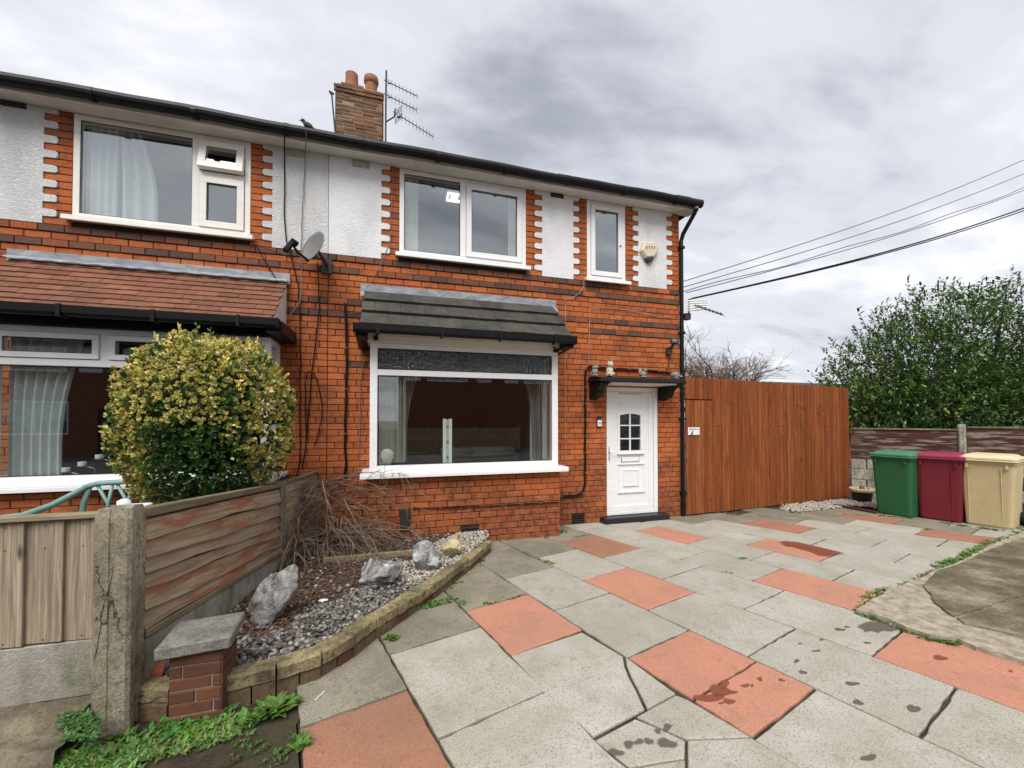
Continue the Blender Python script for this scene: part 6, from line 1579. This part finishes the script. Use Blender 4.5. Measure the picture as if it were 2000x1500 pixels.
binat((1716, 1002), (1777, 1012), 0, 'bin_green', 'bin_green_lid', 'green wheelie bin nearest the brown fence', 1.0, False)
binat((1807, 1013), (1866, 1021), 0, 'bin_red', 'bin_red_lid', 'dark red wheelie bin between green and cream bins')
binat((1896, 1024), (1968, 1034), 0, 'bin_cream', 'bin_cream_lid', 'cream yellow wheelie bin at the right end of the row')
# pot, gravel strip, edging plank
pp = Vector((8.63, -.04, GZ(-.04))); POT = thing('plant_pot', pp, 'black plant pot with cream rim in the fence corner', 'plant pot')
build(MB().lathe([(.13, 0), (.15, .1), (.16, .19), (.165, .2)], pp, 20), 'pot', 'pot_black', POT, smooth=True); build(MB().lathe([(.17, .19), (.195, .2), (.2, .25), (.185, .265), (.17, .255), (.165, .235), (.0, .235)], pp, 22), 'rim', 'pot_cream', POT, smooth=True)
mb = MB()
for k in range(40): a = rnd(0, 6.3); r = rnd(0, .14); q = pp + Vector((math.cos(a) * r, math.sin(a) * r, .24)); mb.tube([q, q + Vector((rnd(-.03, .03), rnd(-.03, .03), rnd(.02, .07)))], .005, 3)
build(mb, 'dead_growth', 'twig_pale', POT)
gp = [(p.x, p.y) for p in G((1528, 996), (1560, 1001), (1600, 996), (1640, 992), (1655, 986), (1712, 994), (1790, 1003), (1900, 1000))] + [(9.6, -1.0), (8.7, .2), (6.9, .12)]
gpoly = [Vector((a, b, 0)) for a, b in gp]; gs = []
for _ in range(12000):
    x, y = rnd(6.2, 9.7), rnd(-1.6, .35); jx, jy = rnd(-.09, .09), rnd(-.07, .07)
    if inpoly(x + jx, y + jy, gpoly): gs.append((x, y, GZ(y) + .008 + rnd(0, .014)))
pebbles('gravel', gs[:4200], .01, .022, 'pebble_pale', 'pale gravel strip along the brown fence and pot')
o = build(MB().add([(p.x, p.y, GZ(p.y) + .008) for p in gpoly], [tuple(range(len(gpoly)))]), 'gravel_bed', 'soil', None, loc=(8, -.4, 0)); tag(o, 'earth under the gravel strip', kind='structure')
A, B = onG(1632, 988), onG(1714, 1003); mb = MB(); obox(mb, A, B, .06, GZ(A.y), GZ(A.y) + .04, GZ(B.y), GZ(B.y) + .04, 0.0)
tag(build(mb, 'edging_plank', 'plank_red', None, bevel=.004, loc=A), 'dark red timber plank edging the gravel by the green bin', 'plank')
# roof of the outbuilding behind
SH = thing('outbuilding', (12.6, 5.2, -.1), 'low outbuilding with mossy roof seen over the brown fence', 'building')
A, B = px_plane(1528, 742, (0, 1, 0), 4.2), px_plane(1625, 733, (0, 1, 0), 4.2)
build(MB().box(A.x + 1.3, A.x + 5.8, 4.6, 7.5, -.15, 2.1), 'wall', 'brick_far', SH)
zr = A.z - .42
mb = MB().prism([(A.x + 1.1, 4.2, zr - .28), (A.x + 1.1, 5.9, zr + .55), (A.x + 1.1, 7.7, zr - .28), (A.x + 1.1, 7.7, zr - .36), (A.x + 1.1, 4.2, zr - .36)], (4.9, 0, 0)); build(mb, 'roof', 'tile_concrete', SH)

# ================================================================== teal garden bench behind the front fence
BN = thing('garden_bench', (-2.2, -1.0, -.08), 'teal garden bench with lattice back below the left bay window', 'bench')
bx0, bx1, byb, byf, zt_ = -2.80, -1.55, -.72, -1.16, .865
def bar(path, r, name, par=BN): return build(MB().tube(path, r, 8), name, 'bench_teal', par, smooth=True)
bar([(bx0, byb, -.08), (bx0, byb - .02, .4), (bx0 + .02, byb, .7), (bx0 + .06, byb + .01, zt_)], .024, 'leg'); bar([(bx1, byb, -.08), (bx1, byb - .02, .4), (bx1 - .02, byb, .7), (bx1 - .06, byb + .01, zt_)], .024, 'leg')
bar([(bx0 - .1, byf, -.08), (bx0 - .1, byf, .62)], .024, 'leg'); bar([(bx1 + .1, byf, -.08), (bx1 + .1, byf, .62)], .024, 'leg')
bar([(bx0 + .02, byb, zt_ - .02), (bx0 + .12, byb, zt_ + .015), ((bx0 + bx1) / 2, byb, zt_ + .03), (bx1 - .12, byb, zt_ + .015), (bx1 - .02, byb, zt_ - .02)], .026, 'top_rail'); bar([(bx0, byb - .01, .45), (bx1, byb - .01, .45)], .022, 'back_rail')
for s_, xx in ((-1, bx0), (1, bx1)):
    P = [(xx + (.05 if s_ < 0 else -.05), byb, zt_ - .01), (xx + s_ * .02, byb - .06, .8), (xx + s_ * .10, byb - .2, .72), (xx + s_ * .18, byf + .06, .675), (xx + s_ * .27, byf, .67), (xx + s_ * .30, byf - .01, .655)]
    build(MB().tube(P, [.024, .026, .028, .03, .034, .03], 8), 'armrest', 'bench_teal', BN, smooth=True)
k = bx0 + .12
while k < bx1 - .1:
    bar([(k, byb, .46), (k + .09, byb - .012, .64), (k + .12, byb, zt_)], .0145, 'lattice_bar'); bar([(k + .19, byb + .004, .46), (k + .1, byb + .012, .64), (k + .0, byb + .004, zt_)], .0145, 'lattice_bar'); k += .155
for i in range(6): build(MB().box(bx0 - .02, bx1 + .02, byf + .02 + i * .07, byf + .075 + i * .07, .40, .425), 'seat_slat', 'bench_teal', BN, bevel=.006)
# pale stone lying on the fence top
p = onY(250, 990, -2.72); PC = thing('stone_pillar', (p.x, -2.72, -.1), 'pale stone pillar top with small ball just behind the concrete post', 'pillar')
build(MB().box(p.x - .05, p.x + .05, -2.77, -2.67, -.1, p.z - .02), 'shaft', 'gravel_board', PC); build(MB().box(p.x - .085, p.x + .085, -2.8, -2.64, p.z - .019, p.z + .006), 'cap', 'white_plain', PC, bevel=.006); build(MB().lathe([(.02, 0), (.032, .012), (.03, .03), (.012, .04)], (p.x - .02, -2.72, p.z + .007), 12), 'ball', 'white_plain', PC, smooth=True)

# ================================================================== ornaments on the door canopy
def ornament(x, zb, s_, mat, kind, label):
    c = Vector((x, -.27, zb)); mb = MB()
    def ball(o, r, sc=(1, 1, 1)):
        for_v = [(c.x + (o[0] + v.x * r * sc[0]) * s_, c.y + (o[1] + v.y * r * sc[1]) * s_, c.z + (o[2] + v.z * r * sc[2]) * s_) for v in ICO2_V]; mb.add(for_v, ICO2_F)
    mb.lathe([(.05 * s_, 0), (.055 * s_, .012 * s_), (.045 * s_, .02 * s_)], c, 10)
    if kind == 'cat':
        ball((0, 0, .07), .05, (1, .9, 1.4)); ball((0, -.015, .155), .042); ball((0, 0, .025), .058, (1, 1, .6))
        for k in (-1, 1): mb.tube([c + Vector((k * .025, -.01, .185)) * s_, c + Vector((k * .03, -.01, .215)) * s_], [.014 * s_, .002], 5); ball((k * .03, -.04, .03), .02, (1, 1, 1.2))
    elif kind == 'owl':
        ball((0, 0, .065), .05, (1, .9, 1.3)); ball((0, -.005, .125), .044, (1.05, 1, .85))
        for k in (-1, 1): mb.tube([c + Vector((k * .028, -.01, .15)) * s_, c + Vector((k * .034, -.012, .175)) * s_], [.012 * s_, .002], 5); ball((k * .018, -.04, .13), .013)
    elif kind == 'squirrel':
        ball((0, 0, .055), .042, (1, .9, 1.3)); ball((.018, -.02, .115), .03); mb.tube([c + Vector((-.03, .01, .02)) * s_, c + Vector((-.06, .01, .06)) * s_, c + Vector((-.055, .01, .12)) * s_, c + Vector((-.03, .01, .14)) * s_], [.015 * s_, .028 * s_, .026 * s_, .01 * s_], 7)
        for k in (-1, 1): mb.tube([c + Vector((.018 + k * .014, -.02, .135)) * s_, c + Vector((.018 + k * .016, -.02, .155)) * s_], [.008 * s_, .002], 5)
        ball((.03, -.03, .07), .014)
    else:
        ball((0, 0, .05), .06, (1.35, .9, .85)); ball((.085, -.01, .035), .03, (1.2, .8, .8)); ball((.12, -.01, .03), .01); rs = random.Random(4)
        for k in range(70):
            d = Vector((rs.gauss(0, 1), rs.gauss(0, 1), abs(rs.gauss(0, 1)))).normalized(); q = c + Vector((d.x * .075, d.y * .05, .05 + d.z * .046)) * s_; mb.tube([q, q + d * .022 * s_], [.005 * s_, .001], 3)
    return tag(build(mb, 'garden_ornament', mat, None, smooth=True, loc=c), label, 'ornament', 'stone animals on the door canopy')
def otop(xx): return 2.125
for xpx, s_, m, kd, lab in ((1162, .95, 'ornament_grey', 'owl', 'small grey owl figure at the left end of the door canopy'), (1191, 1.12, 'ornament_cream', 'cat', 'taller cream cat figure on the door canopy'), (1257, .95, 'ornament_grey', 'squirrel', 'grey squirrel figure midway along the door canopy'), (1319, 1.0, 'ornament_grey', 'hedgehog', 'prickly grey hedgehog figure at the right end of the door canopy')):
    ornament(onY(xpx, 735, -.27).x, otop(0), s_, m, kd, lab)

# ================================================================== what shows through the windows
def drape(x0, x1, z0, z1, y, folds, amp, pull=0.0, side=0):
    mb = MB(); n_, m_ = folds * 8, 12
    for j in range(m_ + 1):
        t = j / m_; z = z1 + (z0 - z1) * t
        for i in range(n_ + 1):
            f = i / n_; a, b = x0, x1
            if side < 0: b = x1 - pull * math.sin(min(1, t * 1.3) * math.pi / 2)
            if side > 0: a = x0 + pull * math.sin(min(1, t * 1.3) * math.pi / 2)
            mb.v.append((a + (b - a) * f, y + amp * math.sin(f * folds * 2 * math.pi) * (1 + .2 * math.sin(t * 4)), z))
    for j in range(m_):
        for i in range(n_): q = j * (n_ + 1) + i; mb.f.append((q, q + n_ + 1, q + n_ + 2, q + 1)); mb.mi.append(0)
    return mb
def curtain(x0, x1, z0, z1, y, folds, amp, mat, label, pull=0.0, side=0, grp='curtains'):
    return tag(build(drape(x0, x1, z0, z1, y, folds, amp, pull, side), 'curtain', mat, None, smooth=True, loc=((x0 + x1) / 2, y, z0)), label, 'curtain', grp)
curtain(-3.27, -2.98, 3.75, 4.8, .1, 4, .02, 'net_white', 'straight pale curtain at the left edge of the left upper window'); curtain(-3.02, -2.78, 3.75, 4.8, .13, 3, .035, 'net_white', 'white net curtain flaring out in the left upper window', -.17, -1); curtain(-1.78, -1.7, 3.75, 4.62, .1, 2, .015, 'net_white', 'sliver of pale curtain in the small left casement', .0)
curtain(.2, .37, 3.76, 4.8, .1, 4, .012, 'blind_cream', 'vertical blind gathered left in the twin upper window'); curtain(1.66, 1.78, 3.78, 4.78, .1, 3, .012, 'blind_cream', 'vertical blind gathered right in the twin upper window')
curtain(-3.62, -3.02, .93, 2.36, -.3, 6, .03, 'curtain_pale', 'pale full-length curtain in the left bay', .18, -1)
def vblind(x0, x1, z0, z1, y, n_, label):
    t = thing('vertical_blind', ((x0 + x1) / 2, y, z0), label, 'blind', 'vertical blinds in the right bay')
    for i in range(n_):
        x = x0 + (x1 - x0) * (i + .5) / n_; a = R(62 + rnd(-8, 8)); c, s_ = math.cos(a) * .042, math.sin(a) * .042
        build(MB().add([(x - c, y - s_, z0), (x + c, y + s_, z0), (x + c, y + s_, z1), (x - c, y - s_, z1)], [(0, 1, 2, 3)]), 'blind_slat', 'blind_cream', t)
vblind(-.11, .2, .96, 2.36, -.36, 9, 'cream vertical blind slats gathered at the left of the right bay'); vblind(1.93, 2.1, .96, 2.36, -.36, 5, 'cream vertical blind slats gathered at the right of the right bay')
curtain(.16, .44, .95, 2.36, -.22, 4, .03, 'curtain_grey', 'grey curtain swept aside at the left of the right bay', .22, -1); curtain(1.72, 2.02, .95, 2.36, -.22, 4, .03, 'curtain_grey', 'grey curtain swept aside at the right of the right bay', .2, 1)
SOF = thing('sofa', (1.0, .75, -.1), 'taupe sofa back just inside the right bay window', 'sofa')
build(MB().box(.1, 2.0, .6, .85, -.1, .96), 'backrest', 'sofa_taupe', SOF, bevel=.06, seg=3); build(MB().box(.1, 2.0, .85, 1.5, -.1, .45), 'seat', 'sofa_taupe', SOF, bevel=.05, seg=2)
for a, b in ((.75, 1.2), (1.22, 1.9)): build(MB().tube([(a, .62, .98), (b, .64, .98)], .085, 12), 'bolster', 'cushion_grey', SOF, smooth=True)
TW = thing('slim_tower', (.72, -.26, .8), 'slim white boxed tower standing inside the right bay window', 'shelf')
mb = MB().box(.67, .71, -.3, -.26, .8, 1.5); build(mb, 'side_panel', 'white_plain', TW); build(MB().box(.745, .785, -.3, -.26, .8, 1.5), 'side_panel', 'white_plain', TW); build(MB().box(.711, .744, -.285, -.26, .8, 1.49), 'back_panel', 'blind_cream', TW)
for zz in (.83, 1.0, 1.2, 1.4): build(MB().box(.7115, .7435, -.30, -.286, zz, zz + .02), 'shelf', 'curtain_grey', TW)
o = build(MB().lathe([(.02, 0), (.06, .03), (.085, .1), (.07, .16), (.03, .19)], (-.02, -.38, .94), 16, 0, 1, .5), 'shell_ornament', 'blind_cream', None, smooth=True, loc=(-.02, -.38, .94)); tag(o, 'oval cream ornament on the sill at the left of the right bay', 'ornament')
CND = thing('candle_holder', (-3.0, -.3, .9), 'curved holder with three white candles in the left bay window', 'candle holder')
for xx, zz in ((-3.13, .965), (-3.0, 1.02), (-2.86, 1.09)):
    c = build(MB().lathe([(.032, 0), (.034, .005), (.034, .04), (.03, .042)], (xx, -.36, zz), 14), 'candle', 'white_plain', CND, smooth=False); build(MB().lathe([(.02, -.012), (.045, -.006), (.048, -.001)], (xx, -.36, zz), 12), 'dish', 'metal_grey', CND); build(MB().tube([(xx + .03, -.36, zz - .008), (xx + .1, -.36, zz - .03), (xx + .13, -.36, .87)], .006, 5), 'stem', 'metal_grey', CND)
CL = thing('ceiling_light', (.98, 1.4, 5.2), 'lit square ceiling light seen through the twin upper window', 'ceiling light')
cl_ = px_plane(887, 381, (0, 0, 1), 5.27)
mb = MB(); frame_r = .34
def sq(mb, r, w, z): mb.box(cl_.x - r, cl_.x + r, cl_.y - r, cl_.y - r + w, z - .03, z); mb.box(cl_.x - r, cl_.x + r, cl_.y + r - w, cl_.y + r, z - .03, z); mb.box(cl_.x - r, cl_.x - r + w, cl_.y - r + w, cl_.y + r - w, z - .03, z); mb.box(cl_.x + r - w, cl_.x + r, cl_.y - r + w, cl_.y + r - w, z - .03, z)
sq(mb, .12, .022, 5.24); build(mb, 'outer_ring', 'lamp_lit', CL); mb = MB(); sq(mb, .055, .016, 5.22); build(mb, 'inner_ring', 'lamp_lit', CL); build(MB().box(cl_.x - .14, cl_.x + .14, cl_.y - .14, cl_.y + .14, 5.262, 5.29), 'base_plate', 'room_wall', CL)

# ================================================================== houses over the road, met only as reflections
def far_house(x0, x1, yf, label):
    h = thing('opposite_house', ((x0 + x1) / 2, yf, -.17), label, 'house', 'houses across the road')
    ez_ = 4.9; mb = MB(); hs = []
    W_ = x1 - x0
    for f in (.12, .6): hs += [(x0 + W_ * f, x0 + W_ * f + 2.3, 3.6, 4.7), (x0 + W_ * f, x0 + W_ * f + 2.4, .8, 2.3)]
    if x0 > 0: hs = hs[::2]
    hs.append((x0 + W_ * (.42 if x0 < 0 else .93), x0 + W_ * (.42 if x0 < 0 else .93) + .8, -.17, 2.0)); core(mb, x0, x1, -.17, ez_, hs, yf - .3, yf); build(mb, 'wall', 'brick_far', h)
    mb = MB()
    for f in (.02, .36, .5, .9): mb.box(x0 + W_ * f, x0 + W_ * f + .85, yf + .001, yf + .02, 3.6, ez_)
    build(mb, 'render_panel', 'smooth_render', h)
    for a, b, c, d in hs[:-1]:
        m = MB(); frame_ring(m, a, b, c, d, .07, yf - .1, yf - .04); m.box((a + b) / 2 - .03, (a + b) / 2 + .03, yf - .099, yf - .041, c + .07, d - .07); wv = build(m, 'window', 'upvc', h); build(MB().box(a + .07, b - .07, yf - .08, yf - .075, c + .07, d - .07), 'pane', 'pane_lower', wv)
    a, b, c, d = hs[-1]; build(MB().box(a, b, yf - .12, yf - .05, c, d), 'door', 'alarm_navy', h)
    build(MB().box(x0, x1, yf - 6, yf - .31, -.17, ez_), 'rear_block', 'room_dark', h)
    mb = MB().prism([(x0 - .3, yf + .35, ez_), (x0 - .3, yf - 3.2, ez_ + 2.3), (x0 - .3, yf - 6.4, ez_), (x0 - .3, yf - 6.4, ez_ - .1), (x0 - .3, yf + .35, ez_ - .1)], (W_ + .6, 0, 0)); build(mb, 'roof', 'slate', h)
far_house(.6, 12.4, -18.5, 'brick house across the road reflected in the right bay'); far_house(-17.5, -6.0, -18.5, 'brick house with white panels reflected in the left bay')
OF = thing('opposite_fence', (4, -15.5, -.17), 'low boarded fence across the road reflected in the right bay', 'fence')
for i in range(6): build(MB().box(-.5, 6.5, -15.52, -15.5 + .004 * (i % 2), -.1 + .19 * i, .08 + .19 * i), 'board', 'side_board', OF)
for k in range(4): build(MB().box(-.5 + 2.3 * k, -.4 + 2.3 * k, -15.6, -15.53, -.17, 1.15), 'post', 'concrete_post', OF)
bpy.context.view_layer.update()
